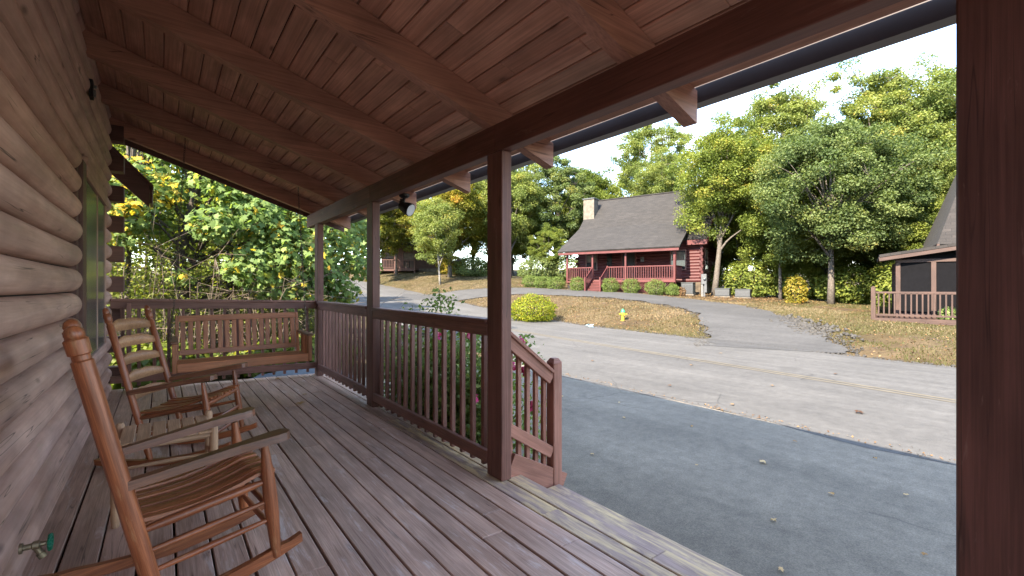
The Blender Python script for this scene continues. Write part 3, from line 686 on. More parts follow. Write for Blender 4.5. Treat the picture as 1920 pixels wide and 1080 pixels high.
# rest of the house: back and end walls, main roof (seen only by the sun and from the side)
boxo('side_wall', -8.6, XW - .125, YC - .14, YC - .02, 0, 4.1, M_TRIM, cabin, 0)
boxo('side_wall', -8.6, XW - .125, YH - .02, YH + .10, 0, 4.1, M_TRIM, cabin, 0)
boxo('back_wall', -8.72, -8.601, YH - .02, YC - .02, 0, 4.1, M_TRIM, cabin, 0)
slab('main_roof', -4.6, -.621, YH - .4, YC + .35, 8.75, 4.12, .10, M_SHINGB, cabin)
slab('main_roof', -9.0, -4.601, YH - .4, YC + .35, 3.80, 8.75, .10, M_SHINGB, cabin)
for yy_ in (YH + .05, YC - .08):
    V = [(-8.6, yy_ - .05, 4.11), (-.66, yy_ - .05, 4.11), (-4.6, yy_ - .05, 8.7), (-8.6, yy_ + .05, 4.11), (-.66, yy_ + .05, 4.11), (-4.6, yy_ + .05, 8.7)]
    obj('gable', mesh_np('gable', V, [(0, 1, 2), (3, 5, 4), (0, 3, 4, 1), (1, 4, 5, 2), (2, 5, 3, 0)], M_TRIM), cabin)
# rake overhang of the lower wing past the corner
RY0, RY1 = 8.10, 8.55
def rake(nm, x0, x1, zt0, zt1, zb0, zb1, y0, y1, mat):
    V = [(x, y, z) for x, zb, zt in ((x0, zb0, zt0), (x1, zb1, zt1)) for y in (y0, y1) for z in (zb, zt)]
    obj(nm, mesh_np(nm, V, [(0, 1, 3, 2), (4, 6, 7, 5), (0, 2, 6, 4), (1, 5, 7, 3), (0, 4, 5, 1), (2, 3, 7, 6)], mat), cabin)
rake('wing_rake_board', -1.0, -.135, CAM_Z + 2.36, CAM_Z + 1.42, CAM_Z + 1.98, CAM_Z + 1.10, RY0, RY0 + .04, M_TRIM)
rake('wing_rake_trim', -1.0, -.09, CAM_Z + 2.405, CAM_Z + 1.41, CAM_Z + 2.365, CAM_Z + 1.36, RY0 - .03, RY1, M_TRIM)
rake('wing_soffit', -1.0, -.14, CAM_Z + 2.35, CAM_Z + 1.40, CAM_Z + 2.31, CAM_Z + 1.36, RY0 + .041, RY1, M_TRIM)
boxo('wing_fascia', -.134, -.10, RY0 + .0, RY1, CAM_Z + 1.16, CAM_Z + 1.355, M_TRIM, cabin, .003)

# bare electrical plate where a wall lamp was, and the tap
pl = thing('wall_junction_box', (XW + .08, 5.55, 3.50), 'small bare junction box high on the log wall', 'box')
boxo('back_plate', XW + .06, XW + .088, 5.50, 5.60, 3.44, 3.60, M_DARKM, pl, .002)
boxo('bracket', XW + .089, XW + .105, 5.53, 5.57, 3.46, 3.52, M_WHITE, pl, .003); boxo('bracket', XW + .089, XW + .11, 5.545, 5.575, 3.54, 3.565, M_WHITE, pl, .003)
tp = thing('garden_tap', (XW + .08, 2.9, .58), 'brass outdoor tap with round green handle low on the log wall', 'tap')
F_ = Matrix.Translation((XW + .075, 2.93, .585))
lathe('body', (0, 0, 0), (.085, 0, 0), [(0, .022), (.12, .022), (.13, .012), (.45, .013), (.5, .019), (.75, .019), (.78, .011), (1, .010)], M_BRASS, tp, 12, F_)
lathe('spout', (.05, 0, -.005), (.075, 0, -.06), [(0, .012), (.6, .012), (.62, .016), (1, .016)], M_BRASS, tp, 12, F_)
A = Acc()
for k in range(16):
    a0 = 2 * math.pi * k / 16; rr = .030 * (1 + .08 * math.cos(8 * a0))
    A.tube([(0.098, rr * math.cos(a0), rr * math.sin(a0)), (0.098, .030 * math.cos(a0 + .4), .030 * math.sin(a0 + .4))], [.008, .008], 6)
for k in range(3):
    a0 = 2 * math.pi * k / 3; A.tube([(.094, 0, 0), (.098, .03 * math.cos(a0), .03 * math.sin(a0))], [.006, .006], 5)
A.obj('handle', M_GREENH, tp, F_, True)

# flood light under the beam
fl = thing('flood_light', (1.99, 4.5, BZ0), 'black outdoor flood light hanging under the porch beam', 'lamp')
F_ = Matrix.Translation((2.03, 4.50, BZ0))
lathe('mount', (0, 0, .012), (0, 0, -.03), [(0, .055), (.6, .055), (1, .03)], M_DARKM, fl, 16, F_)
A = Acc(); A.tube([(0, 0, -.03), (0, .01, -.07), (.01, .02, -.1)], [.016, .014, .016], 8); A.obj('arm', M_DARKM, fl, F_, True)
d = Vector((.45, -.75, -.42)).normalized(); c0 = Vector((.01, .04, -.115))
lathe('lamp_housing', c0 - d * .05, c0 + d * .10, [(0, .02), (.08, .042), (.4, .055), (.7, .068), (1, .072)], M_DARKM, fl, 18, F_)
lathe('lens', c0 + d * .1005, c0 + d * .104, [(0, .064), (.6, .062), (1, .03)], M_LENS, fl, 18, F_)
lathe('motion_sensor', (0, .06, -.03), (.02, .09, -.12), [(0, .02), (.3, .032), (1, .03)], M_DARKM, fl, 12, F_)

# ------------------------------------------------------------------ rocking chairs
def rocker(label, x, y, yaw, tilt, K=1.0, KL=1.0, bowk=1.0):
    root = thing('rocking_chair', (0, 0, 0), label, 'chair', 'porch rocking chairs')
    hw, Hh, ptx, pbx = .235, 1.20, -.337, -.221
    def px_(z): return pbx + (ptx - pbx) * (z - .38) / (Hh - .38)
    for s in (-1, 1):
        # rear post: slightly curved by two pieces is not needed, one long turned post
        lathe('back_post', (px_(.04), s * hw, .04), (ptx, s * hw, Hh), [(0, .016), (.06, .021), (.3, .0225), (.60, .0225), (.885, .0225), (.89, .0185), (.905, .0185), (.91, .0235), (.955, .0245), (.962, .018), (.972, .0205), (.99, .016), (1, .006)], M_CHAIR, root, 18, rk=K)
        lathe('front_leg', (.263, s * (hw + .02), .035), (.253, s * (hw + .02), .565), [(0, .013), (.12, .0175), (.4, .023), (.55, .0235), (.75, .021), (.92, .0145), (1, .012)], M_CHAIR, root, rk=KL)
        # arm: paddle
        A = Acc(); prof = [(-.262, .016, .548), (-.24, .025, .548), (-.15, .026, .552), (0, .028, .562), (.15, .032, .572), (.24, .045, .577), (.30, .052, .579), (.335, .048, .580), (.352, .030, .580), (.358, .008, .580)]
        V = []; Fc = []
        for (ax, wv, az) in prof:
            yc_ = s * (hw + .004 + .03 * (ax + .26) / .6)
            V += [(ax, yc_ - wv, az), (ax, yc_ + wv, az), (ax, yc_ + wv * .86, az + .034), (ax, yc_ - wv * .86, az + .034)]
        for i in range(len(prof) - 1):
            for k in range(4): a = i * 4 + k; b_ = i * 4 + (k + 1) % 4; Fc.append((a, b_, b_ + 4, a + 4))
        Fc += [(3, 2, 1, 0), tuple(range(len(V) - 4, len(V)))]
        obj('arm', mesh_np('arm', V, Fc, M_ARM), root)
        # rocker runner
        V = []; Fc = []; N = 17
        for i in range(N):
            rx = -.52 + (.90) * i / (N - 1); rz = 1.55 - math.sqrt(1.55 ** 2 - (rx + .02) ** 2)
            hh = .05 if 1 < i < N - 2 else .04
            V += [(rx, s * (hw + .012) - .016, rz), (rx, s * (hw + .012) + .016, rz), (rx, s * (hw + .012) + .016, rz + hh), (rx, s * (hw + .012) - .016, rz + hh)]
        for i in range(N - 1):
            for k in range(4): a = i * 4 + k; b_ = i * 4 + (k + 1) % 4; Fc.append((a, b_, b_ + 4, a + 4))
        Fc += [(3, 2, 1, 0), tuple(range(len(V) - 4, len(V)))]
        obj('runner', mesh_np('runner', V, Fc, M_CHAIR), root)
        rp = [(0, .009), (.3, .013), (.5, .014), (.7, .013), (1, .009)]
        lathe('side_rung', (px_(.20), s * hw, .19), (.26, s * (hw + .02), .22), rp, M_CHAIR, root, 10)
        lathe('side_rung', (px_(.29), s * hw, .275), (.258, s * (hw + .02), .305), rp, M_CHAIR, root, 10)
        lathe('seat_rail', (px_(.37), s * hw, .365), (.256, s * (hw + .018), .40), [(0, .011), (.2, .018), (.8, .018), (1, .011)], M_CHAIR, root, 10)
    rp = [(0, .010), (.3, .014), (.7, .014), (1, .010)]
    lathe('front_rung', (.262, -hw - .02, .16), (.262, hw + .02, .16), rp, M_CHAIR, root, 10)
    lathe('front_rung', (.26, -hw - .02, .26), (.26, hw + .02, .26), rp, M_CHAIR, root, 10)
    lathe('rear_rung', (px_(.2), -hw, .22), (px_(.2), hw, .22), rp, M_CHAIR, root, 10)
    lathe('seat_front_rail', (.256, -hw - .02, .40), (.256, hw + .02, .40), [(0, .012), (.2, .019), (.8, .019), (1, .012)], M_CHAIR, root, 10)
    lathe('seat_rear_rail', (px_(.36), -hw, .36), (px_(.36), hw, .36), [(0, .012), (.2, .019), (.8, .019), (1, .012)], M_CHAIR, root, 10)
    # contoured seat slats, front to back
    for k in range(9):
        yc_ = -.205 + .41 * k / 8; V = []; Fc = []; N = 8
        for i in range(N):
            t = i / (N - 1); sx = -.215 + .505 * t; sz = .385 + .045 * t - .028 * math.sin(math.pi * min(1, t * 1.1)) + .010 * (abs(yc_) / .2) ** 2 - (.012 if i == N - 1 else 0)
            fan = 1 + .12 * t
            for (dy, dzz) in ((-.0185, 0), (.0185, 0), (.0165, .014), (-.0165, .014)): V.append((sx, yc_ * fan + dy, sz + dzz + (.003 if k % 2 else 0)))
        for i in range(N - 1):
            for q in range(4): a = i * 4 + q; b_ = i * 4 + (q + 1) % 4; Fc.append((a, b_, b_ + 4, a + 4))
        Fc += [(3, 2, 1, 0), tuple(range(len(V) - 4, len(V)))]
        obj('seat_slat', mesh_np('seat_slat', V, Fc, M_CHAIR), root)
    # ladder back slats with shaped tops, bowed backwards
    for z0, hh in ((.50, .078), (.635, .082), (.765, .086), (.895, .090), (1.02, .098)):
        V = []; Fc = []; N = 13
        for i in range(N):
            t = i / (N - 1); yc_ = -hw + .01 + (2 * hw - .02) * t; bow = -.035 * bowk * math.sin(math.pi * t); tp_ = hh * (.45 + .55 * math.sin(math.pi * t) ** .7 - .12 * math.exp(-((t - .5) / .09) ** 2))
            xx = px_(z0) + bow
            for dx, dzz in ((-.006, 0), (.006, 0), (.006 + (ptx - pbx) / .82 * tp_, tp_), (-.006 + (ptx - pbx) / .82 * tp_, tp_)): V.append((xx + dx, yc_, z0 + dzz))
        for i in range(N - 1):
            for q in range(4): a = i * 4 + q; b_ = i * 4 + (q + 1) % 4; Fc.append((a, b_, b_ + 4, a + 4))
        Fc += [(3, 2, 1, 0), tuple(range(len(V) - 4, len(V)))]
        obj('back_slat', mesh_np('back_slat', V, Fc, M_CHAIRL, True), root)
    # rest on the rockers: lowest point of the tilted runner arc
    low = min((1.55 - math.sqrt(1.55 ** 2 - (rx + .02) ** 2)) * math.cos(tilt) + rx * math.sin(tilt) for rx in np.linspace(-.52, .38, 200))
    root.matrix_basis = Matrix.Translation((x, y, zd(x) - low + .003)) @ Matrix.Rotation(yaw, 4, 'Z') @ Matrix.Rotation(-tilt, 4, 'Y')
    return root
rocker('nearest brown wooden rocking chair seen side on by the log wall', .136, 2.575, .126, .078, 1.5, 1.3, .1)
rocker('brown ladder-back rocking chair beyond the slatted table, turned towards us', .204, 4.406, -.503, .119)

# slatted side table between them
tb = thing('side_table', (.02, 3.46, zd(0)), 'low light wood slatted table between the two rocking chairs', 'table')
TX0, TX1, TY0, TY1, TZ = -.20, .25, 3.28, 3.66, zd(0) + .45
for (x, y) in ((TX0, TY0), (TX0, TY1), (TX1, TY0), (TX1, TY1)):
    lathe('leg', (x, y, zd(x) + .001), (x, y, TZ + .035), [(0, .017), (.1, .021), (.8, .023), (.97, .022), (1, .016)], M_TABLE, tb)
for i in range(6):
    xc = TX0 + .045 + i * .072; beam('slat', (xc, TY0 - .02, TZ), (xc, TY1 + .02, TZ), .064, .014, M_TABLE, tb, .003)
for y in (TY0, TY1):
    lathe('rail', (TX0, y, TZ - .025), (TX1, y, TZ - .025), [(0, .01), (.1, .0165), (.9, .0165), (1, .01)], M_TABLE, tb, 10); lathe('stretcher', (TX0, y, TZ - .25), (TX1, y, TZ - .25), [(0, .008), (.5, .013), (1, .008)], M_TABLE, tb, 10)
for x in (TX0, TX1):
    lathe('stretcher', (x, TY0, TZ - .20), (x, TY1, TZ - .20), [(0, .008), (.5, .013), (1, .008)], M_TABLE, tb, 10)

# ------------------------------------------------------------------ porch swing
sw = thing('porch_swing', (.80, 6.4, zd(.8)), 'varnished red-brown slatted porch swing hanging on chains', 'swing')
SX0, SX1, SYF, SYB = .13, 1.46, 6.08, 6.60
SZ = CAM_Z - .86            # seat slat height
boxo('seat_front_rail', SX0, SX1, SYF, SYF + .032, SZ - .075, SZ + .02, M_SWING, sw, .004)
for xc in (SX0 + .03, .8, SX1 - .03): beam('seat_support', (xc, SYF + .033, SZ - .035), (xc, SYB, SZ - .05), .035, .06, M_SWING, sw, .003)
for i in range(7):
    y = SYF + .06 + i * .07; boxo('seat_slat', SX0 + .005, SX1 - .005, y, y + .055, SZ - .004 + (-.002 * i), SZ + .012 - .002 * i, M_SWING, sw, .003)
BX0, BX1 = SX0 + .03, SX1 - .03
def bk(z): return SYB - .02 + .20 * (z - SZ)       # back leans away
zt_ = SZ + .51
for z, hh in ((zt_ - .035, .07), (SZ + .08, .06)): beam('back_rail', (BX0, bk(z), z), (BX1, bk(z), z), .03, hh, M_SWING, sw, .004, up=(0, .2, 1))
for xc in (BX0 - .018, BX1 + .018): beam('back_stile', (xc, bk(SZ - .05) + .003, SZ - .05), (xc, bk(zt_) + .003, zt_), .034, .04, M_SWING, sw, .004, up=(0, 1, 0))
for i in range(17):
    xc = BX0 + .04 + (BX1 - BX0 - .08) * i / 16
    beam('back_slat', (xc, bk(SZ + .10) + .002, SZ + .10), (xc, bk(zt_ - .06) + .002, zt_ - .06), .048, .014, M_SWING, sw, .003, up=(0, 1, 0))
for xc, s in ((SX0 - .022, -1), (SX1 + .022, 1)):
    beam('arm_post', (xc, SYF + .045, SZ - .08), (xc, SYF + .045, SZ + .235), .04, .09, M_SWING, sw, .004, up=(0, 1, 0))
    beam('arm_rest', (xc, SYF - .01, SZ + .25), (xc, bk(SZ + .25) + .02, SZ + .26), .075, .028, M_ARM, sw, .006)
    for i in range(4):
        yy_ = SYF + .15 + i * .095; beam('arm_slat', (xc, yy_, SZ - .03), (xc, yy_, SZ + .235), .016, .045, M_SWING, sw, .003, up=(0, 1, 0))
    beam('arm_lower_rail', (xc, SYF + .09, SZ - .05), (xc, SYB + .03, SZ - .05), .03, .06, M_SWING, sw, .004)
# chains: links along a polyline
def chain(parent, pts, link=.034):
    A = Acc(); k = 0
    for p, q in zip(pts[:-1], pts[1:]):
        p = Vector(p); q = Vector(q); L = (q - p).length; n = max(1, int(L / (link * .78))); d = (q - p).normalized(); u = d.orthogonal().normalized(); v = d.cross(u)
        for i in range(n):
            c = p.lerp(q, (i + .5) / n); s = u if k % 2 else v; k += 1
            ring = []
            for j in range(9):
                a = 2 * math.pi * j / 8; ring.append(c + d * math.cos(a) * link * .5 + s * math.sin(a) * link * .27)
            A.tube(ring, [.0027] * 9, 4, False)
    return A.obj('chain', M_CHAIN, parent)
for hx, xc in ((.215, SX0 - .022), (1.43, SX1 + .022)):
    yr = 1.505 + 1.245 * 4; hz = zu(hx)
    A = Acc(); ring = [(hx, yr + .018 * math.sin(a), hz - .05 + .018 * math.cos(a)) for a in np.linspace(0, 2 * math.pi, 11)]
    A.tube(ring, [.004] * 11, 6, False); A.tube([(hx, yr, hz + .0), (hx, yr, hz - .034)], [.005, .005], 6); A.obj('screw_eye', M_CHAIN, sw)
    jz = SZ + .62; jy = 6.36
    chain(sw, [(hx, yr, hz - .068), (xc, jy, jz)]); chain(sw, [(xc, jy, jz), (xc + (.045 if xc > 1 else -.045), SYF + .06, SZ + .0)]); chain(sw, [(xc, jy, jz), (xc + (.045 if xc > 1 else -.045), bk(SZ + .3) + .03, SZ + .27), (xc + (.045 if xc > 1 else -.045), SYB, SZ)])

# ------------------------------------------------------------------ red cabin across the road
def lap_wall(name, p0, p1, z0, z1, th, mat, parent, F, course=0.2, gable=None):
    """stacked log-siding courses between plan points p0 and p1 (outer face), optional gable apex height"""
    p0 = Vector((*p0, 0)); p1 = Vector((*p1, 0)); d = (p1 - p0); L = d.length; d.normalize(); nrm = Vector((d.y, -d.x, 0))
    A = Acc(); z = z0; top = gable if gable else z1
    while z < top - .02:
        zt = min(z + course, top)
        def ext(zz):
            if gable and zz > z1: f = (zz - z1) / (gable - z1); return L * f / 2, L * (1 - f / 2)
            return 0, L
        rows = []
        for zz, o in ((z, -.02), (z + .035, 0.0), ((z + zt) / 2, .022), (zt - .035, 0.0), (zt, -.02)):
            a, b_ = ext(min(zz, top)); rows.append((p0 + d * a + nrm * o + Vector((0, 0, zz)), p0 + d * b_ + nrm * o + Vector((0, 0, zz))))
        V = [v for r in rows for v in r]; A.add(V, [(2 * i, 2 * i + 1, 2 * i + 3, 2 * i + 2) for i in range(4)])
        z = zt
    return A.obj(name, mat, parent, F)
hx = Vector((.30, -.954, 0)).normalized(); hy = Vector((.954, .30, 0)).normalized(); ORG = Vector((23.30, 23.75, 1.40))
HM = Matrix((hx, hy, Vector((0, 0, 1)))).transposed().to_4x4(); HM.translation = ORG
red = thing('red_cabin', ORG, 'dark red log cabin with grey shingle roof and front porch across the road', 'house')
PW, WX, PD, DEP = 7.7, 8.85, 1.8, 7.4           # porch width, house width, porch depth, house depth
FZ = .75
boxo('foundation', .1, WX - .05, PD + .05, PD + DEP - .05, -.9, FZ - .1, M_STONED, red, 0, F=HM)
lap_wall('front_wall', (0, PD), (WX, PD), FZ - .1, 3.45, .1, M_RED, red, HM)
lap_wall('gable_wall', (WX, PD), (WX, PD + DEP), FZ - .1, 3.45, .1, M_RED, red, HM, gable=7.0)
lap_wall('gable_wall', (0, PD + DEP), (0, PD), FZ - .1, 3.45, .1, M_RED, red, HM, gable=7.0)
lap_wall('back_wall', (WX, PD + DEP), (0, PD + DEP), FZ - .1, 3.45, .1, M_RED, red, HM)
for zz in np.arange(FZ, 3.4, .4):
    boxo('log_end', WX - .02, WX + .14, PD - .16, PD + .06, zz, zz + .2, M_RED, red, .01, F=HM); boxo('log_end', WX - .1, WX + .1, PD - .16, PD - .025, zz + .2, zz + .39, M_RED, red, .01, F=HM)
    boxo('log_end', -.14, .02, PD - .16, PD + .06, zz, zz + .2, M_RED, red, .01, F=HM)
def roofpiece(name, pts, th, mat, parent, F):
    """quad pts (4 corners, top surface, ccw seen from above) with thickness; texture runs along the roof"""
    P = [Vector(p) for p in pts]; c = sum(P, Vector()) / 4; x = (P[1] - P[0]).normalized(); n = x.cross(P[3] - P[0]).normalized(); y = n.cross(x)
    R = Matrix((x, y, n)).transposed().to_4x4(); R.translation = c; Ri = R.inverted()
    T = [Ri @ p for p in P]; B = [t - Vector((0, 0, th)) for t in T]
    return obj(name, mesh_np(name, [tuple(v) for v in T + B], [(0, 1, 2, 3), (7, 6, 5, 4), (0, 4, 5, 1), (1, 5, 6, 2), (2, 6, 7, 3), (3, 7, 4, 0)], mat), parent, F @ R)
RIY, RIZ = PD + DEP / 2, 7.42; EV = 3.40
s_ = (RIZ - EV) / (RIY - PD + .35)
main_roof = roofpiece('roof', [(-.45, PD - .35, EV), (WX + .45, PD - .35, EV), (WX + .45, RIY, RIZ), (-.45, RIY, RIZ)], .12, M_SHING, red, HM)
roofpiece('roof', [(WX + .45, PD + DEP + .35, EV), (-.45, PD + DEP + .35, EV), (-.45, RIY + .001, RIZ), (WX + .45, RIY + .001, RIZ)], .12, M_SHING, red, HM)
boxo('ridge_cap', -.45, WX + .45, RIY - .12, RIY + .12, RIZ - .06, RIZ + .03, M_SHING, main_roof, .03, F=HM)
yb = PD + 1.05; zb = EV + s_ * (yb - PD + .35) + .012
roofpiece('porch_roof', [(-.55, -.40, 2.86), (PW + .35, -.40, 2.86), (PW + .35, yb, zb), (-.45, yb, zb)], .10, M_SHING, red, HM)
boxo('fascia', -.5, PW + .3, -.36, -.32, 2.60, 2.75, M_REDT, red, .004, F=HM)
boxo('fascia', PW + .31, WX + .42, PD - .40, PD - .352, EV - .36, EV - .05, M_REDT, red, .004, F=HM)
boxo('soffit', PW + .31, WX + .42, PD - .35, PD - .03, EV - .36, EV - .33, M_REDT, red, .004, F=HM)
beam('rake_board', (WX + .452, PD - .35, EV - .19), (WX + .452, RIY, RIZ - .19), .04, .2, M_REDT, red, .004, up=(0, -.6, .8), F=HM)
beam('rake_board', (WX + .452, PD + DEP + .35, EV - .19), (WX + .452, RIY + .04, RIZ - .19), .04, .2, M_REDT, red, .004, up=(0, .6, .8), F=HM)
# porch floor, posts, rails, steps
boxo('porch_floor', -.05, PW + .05, -.1, PD - .03, FZ - .14, FZ, M_REDT, red, .01, F=HM)
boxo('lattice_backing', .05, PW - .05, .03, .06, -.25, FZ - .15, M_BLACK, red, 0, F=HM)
A = Acc()
for xx in np.arange(-.6, PW + .2, .16):
    for sg in (1, -1):
        a = xx if sg > 0 else xx + .85; b_ = a + sg * .85
        if min(a, b_) < .02 or max(a, b_) > PW - .02: continue
        A.tube([(a, -.02 - .012 * sg, -.22), (b_, -.02 - .012 * sg, FZ - .16)], [.02, .02], 4)
lat = A.obj('lattice', M_REDT, red, HM)
px_list = [.06, 2.05, 4.45, PW - .06]
for x in px_list: boxo('porch_post', x - .06, x + .06, -.06, .06, FZ, 2.68, M_REDT, red, .005, F=HM)
boxo('porch_beam', -.1, PW + .1, -.07, .07, 2.681, 2.80, M_REDT, red, .005, F=HM)
ST0, ST1 = 2.05, 3.15
def far_rail(x0, x1, y, parent=red, F=HM, mat=M_REDT, z0=FZ, along='x', nbal=None, hgt=.95):
    L = x1 - x0; n = nbal or int(L / .15)
    if along == 'x':
        boxo('rail', x0, x1, y - .04, y + .04, z0 + hgt - .07, z0 + hgt, mat, parent, .004, F=F); boxo('rail', x0, x1, y - .02, y + .02, z0 + .08, z0 + .15, mat, parent, .004, F=F)
        for i in range(n): xx = x0 + L * (i + .5) / n; boxo('baluster', xx - .022, xx + .022, y - .022, y + .022, z0 + .151, z0 + hgt - .071, mat, parent, 0, F=F)
    else:
        boxo('rail', y - .04, y + .04, x0, x1, z0 + hgt - .07, z0 + hgt, mat, parent, .004, F=F); boxo('rail', y - .02, y + .02, x0, x1, z0 + .08, z0 + .15, mat, parent, .004, F=F)
        for i in range(n): xx = x0 + L * (i + .5) / n; boxo('baluster', y - .022, y + .022, xx - .022, xx + .022, z0 + .151, z0 + hgt - .071, mat, parent, 0, F=F)
far_rail(.13, ST0 - .07, 0); far_rail(ST1 + .07, 4.38, 0); far_rail(4.52, PW - .13, 0)
far_rail(.07, PD - .1, .05, along='y'); far_rail(.07, PD - .1, PW - .05, along='y')
boxo('stair_post', ST1 - .05, ST1 + .05, -.05, .05, FZ, FZ + 1.0, M_REDT, red, .005, F=HM)
for i in range(4): boxo('stair_tread', ST0 + .06, ST1 - .06, -.12 - .27 * (i + 1), -.121 - .27 * i, FZ - .19 * (i + 1) - .05, FZ - .19 * (i + 1), M_REDT, red, .004, F=HM); boxo('stair_riser', ST0 + .06, ST1 - .06, -.14 - .27 * i, -.122 - .27 * i, FZ - .19 * (i + 1) + .001, FZ - .19 * i - .051, M_RED, red, 0, F=HM)
for x in (ST0, ST1):
    beam('stair_rail', (x, -.03, FZ + .90), (x, -1.15, FZ + .12), .05, .09, M_REDT, red, .004, F=HM); beam('stair_rail', (x, -.03, FZ + .06), (x, -1.15, FZ - .68), .05, .22, M_REDT, red, .004, F=HM)
    for i in range(6): t = (i + .5) / 6; yq = -.06 - 1.08 * t; boxo('baluster', x - .02, x + .02, yq - .02, yq + .02, FZ + .1 - .72 * t, FZ + .84 - .76 * t, M_REDT, red, 0, F=HM)
    boxo('newel_post', x - .05, x + .05, -1.26, -1.16, FZ - .95, FZ + .22, M_REDT, red, .005, F=HM)
# windows and door on the front wall, gable window
def far_window(x0, x1, z0, z1, y, parent, F, panes=1, mat=M_TRIM):
    w = boxo('window', x0, x1, y - .05, y - .03, z0, z1, M_DGLASS, parent, 0, F=F)
    boxo('frame', x0 - .08, x0, y - .07, y - .02, z0 - .08, z1 + .08, mat, w, .004, F=F); boxo('frame', x1, x1 + .08, y - .07, y - .02, z0 - .08, z1 + .08, mat, w, .004, F=F)
    boxo('frame', x0, x1, y - .07, y - .02, z1, z1 + .08, mat, w, .004, F=F); boxo('frame', x0, x1, y - .07, y - .02, z0 - .08, z0, mat, w, .004, F=F)
    boxo('glazing_bar', x0, x1, y - .06, y - .051, (z0 + z1) / 2 - .02, (z0 + z1) / 2 + .02, mat, w, 0, F=F)
    boxo('blind', x0 + .05, x1 - .05, y - .058, y - .0505, (z0 + z1) / 2 + .021, z1 - .05, M_STONE, w, 0, F=F)
    return w
far_window(.75, 1.55, FZ + .85, FZ + 1.95, PD, red, HM); far_window(6.95, 7.85, FZ + .75, FZ + 1.95, PD, red, HM)
dr = boxo('door', 3.55, 4.45, PD - .06, PD - .03, FZ + .02, FZ + 2.05, M_BLACK, red, .004, F=HM); boxo('handle', 4.33, 4.37, PD - .11, PD - .061, FZ + .95, FZ + 1.05, M_BRASS, dr, .004, F=HM)
boxo('door_frame', 3.43, 3.55, PD - .07, PD - .02, FZ, FZ + 2.15, M_REDT, dr, .004, F=HM); boxo('door_frame', 4.45, 4.57, PD - .07, PD - .02, FZ, FZ + 2.15, M_REDT, dr, .004, F=HM)
boxo('dark_sidelight', 2.35, 2.75, PD - .06, PD - .03, FZ + .3, FZ + 2.0, M_DGLASS, red, .004, F=HM)
boxo('sign_plate', 4.85, 5.1, PD - .06, PD - .03, FZ + 1.3, FZ + 1.65, M_GREYB, red, .004, F=HM)
G2 = HM @ Matrix.Translation((WX, PD, 0)) @ Matrix.Rotation(math.radians(90), 4, 'Z')
far_window(.9, 1.6, FZ + .75, FZ + 2.1, 0, red, G2)
far_window(3.3, 4.1, FZ + 3.2, FZ + 4.3, 0, red, G2)
# chimney: stone stack of coursed blocks
chim = boxo('chimney', -.50, .42, PD + 1.95, PD + 2.75, 0, 7.25, M_STONE, red, .02, F=HM)
boxo('chimney_cap', -.56, .48, PD + 1.89, PD + 2.81, 7.251, 7.36, M_DGREY, chim, .02, F=HM)
# porch wall lights are off; downpipe
A = Acc(); A.tube([(PW + .1, -.30, 2.7), (PW + .04, -.05, 2.45), (PW + .04, -.09, .3)], [.035] * 3, 8); A.obj('downpipe', M_REDT, red, HM, True)

# utilities beside the red cabin
def hpt(x, y): p = HM @ Vector((x, y, 0)); return p.x, p.y, Hs(p.x, p.y)
def ac(label, x, y, s=(.8, .75, .75)):
    wx, wy, wz = hpt(x, y); F = Matrix.Translation((wx, wy, wz)) @ HM.to_3x3().to_4x4(); r = thing('air_conditioner', (wx, wy, wz), label, 'appliance', 'units beside the red cabin')
    boxo('base', -s[0] / 2, s[0] / 2, -s[1] / 2, s[1] / 2, -.02, .06, M_STONE, r, .01, F=F); boxo('casing', -s[0] / 2 + .04, s[0] / 2 - .04, -s[1] / 2 + .04, s[1] / 2 - .04, .061, s[2], M_DGREY, r, .02, F=F)
    for i in range(9): z = .12 + i * (s[2] - .2) / 9; boxo('louvre', -s[0] / 2 + .06, s[0] / 2 - .06, -s[1] / 2 + .02, -s[1] / 2 + .038, z, z + .025, M_GREYB, r, 0, F=F)
    boxo('top_grille', -s[0] / 2 + .02, s[0] / 2 - .02, -s[1] / 2 + .02, s[1] / 2 - .02, s[2] + .001, s[2] + .05, M_DGREY, r, .01, F=F)
ac('grey louvred air conditioner beside the small orange shrub', 8.3, .75)
ac('low dark grey unit right of the utility meter', 10.3, .9, (.9, .7, .5)); ac('low dark grey unit farthest right under the leaning tree', 11.4, 1.0, (.9, .7, .5))
mx, my, mz = hpt(9.35, .3); F_ = Matrix.Translation((mx, my, mz)) @ HM.to_3x3().to_4x4()
mt = thing('utility_meter', (mx, my, mz), 'pale grey utility meter box on a post beside the red cabin', 'meter')
boxo('post', -.06, .06, -.03, .03, -.05, 1.3, M_GREYB, mt, .004, F=F_); boxo('meter_box', -.16, .16, -.16, -.031, .75, 1.38, M_GREYB, mt, .02, F=F_); boxo('conduit_box', .03, .17, -.15, -.031, .25, .749, M_GREYB, mt, .01, F=F_)
lathe('meter_dial', (.06, -.161, 1.05), (.06, -.22, 1.05), [(0, .08), (.7, .075), (1, .05)], M_DGLASS, mt, 14, F_); lathe('pipe', (-.11, -.10, -.03), (-.11, -.10, .749), [(0, .035), (1, .035)], M_WHITE, mt, 10, F_)

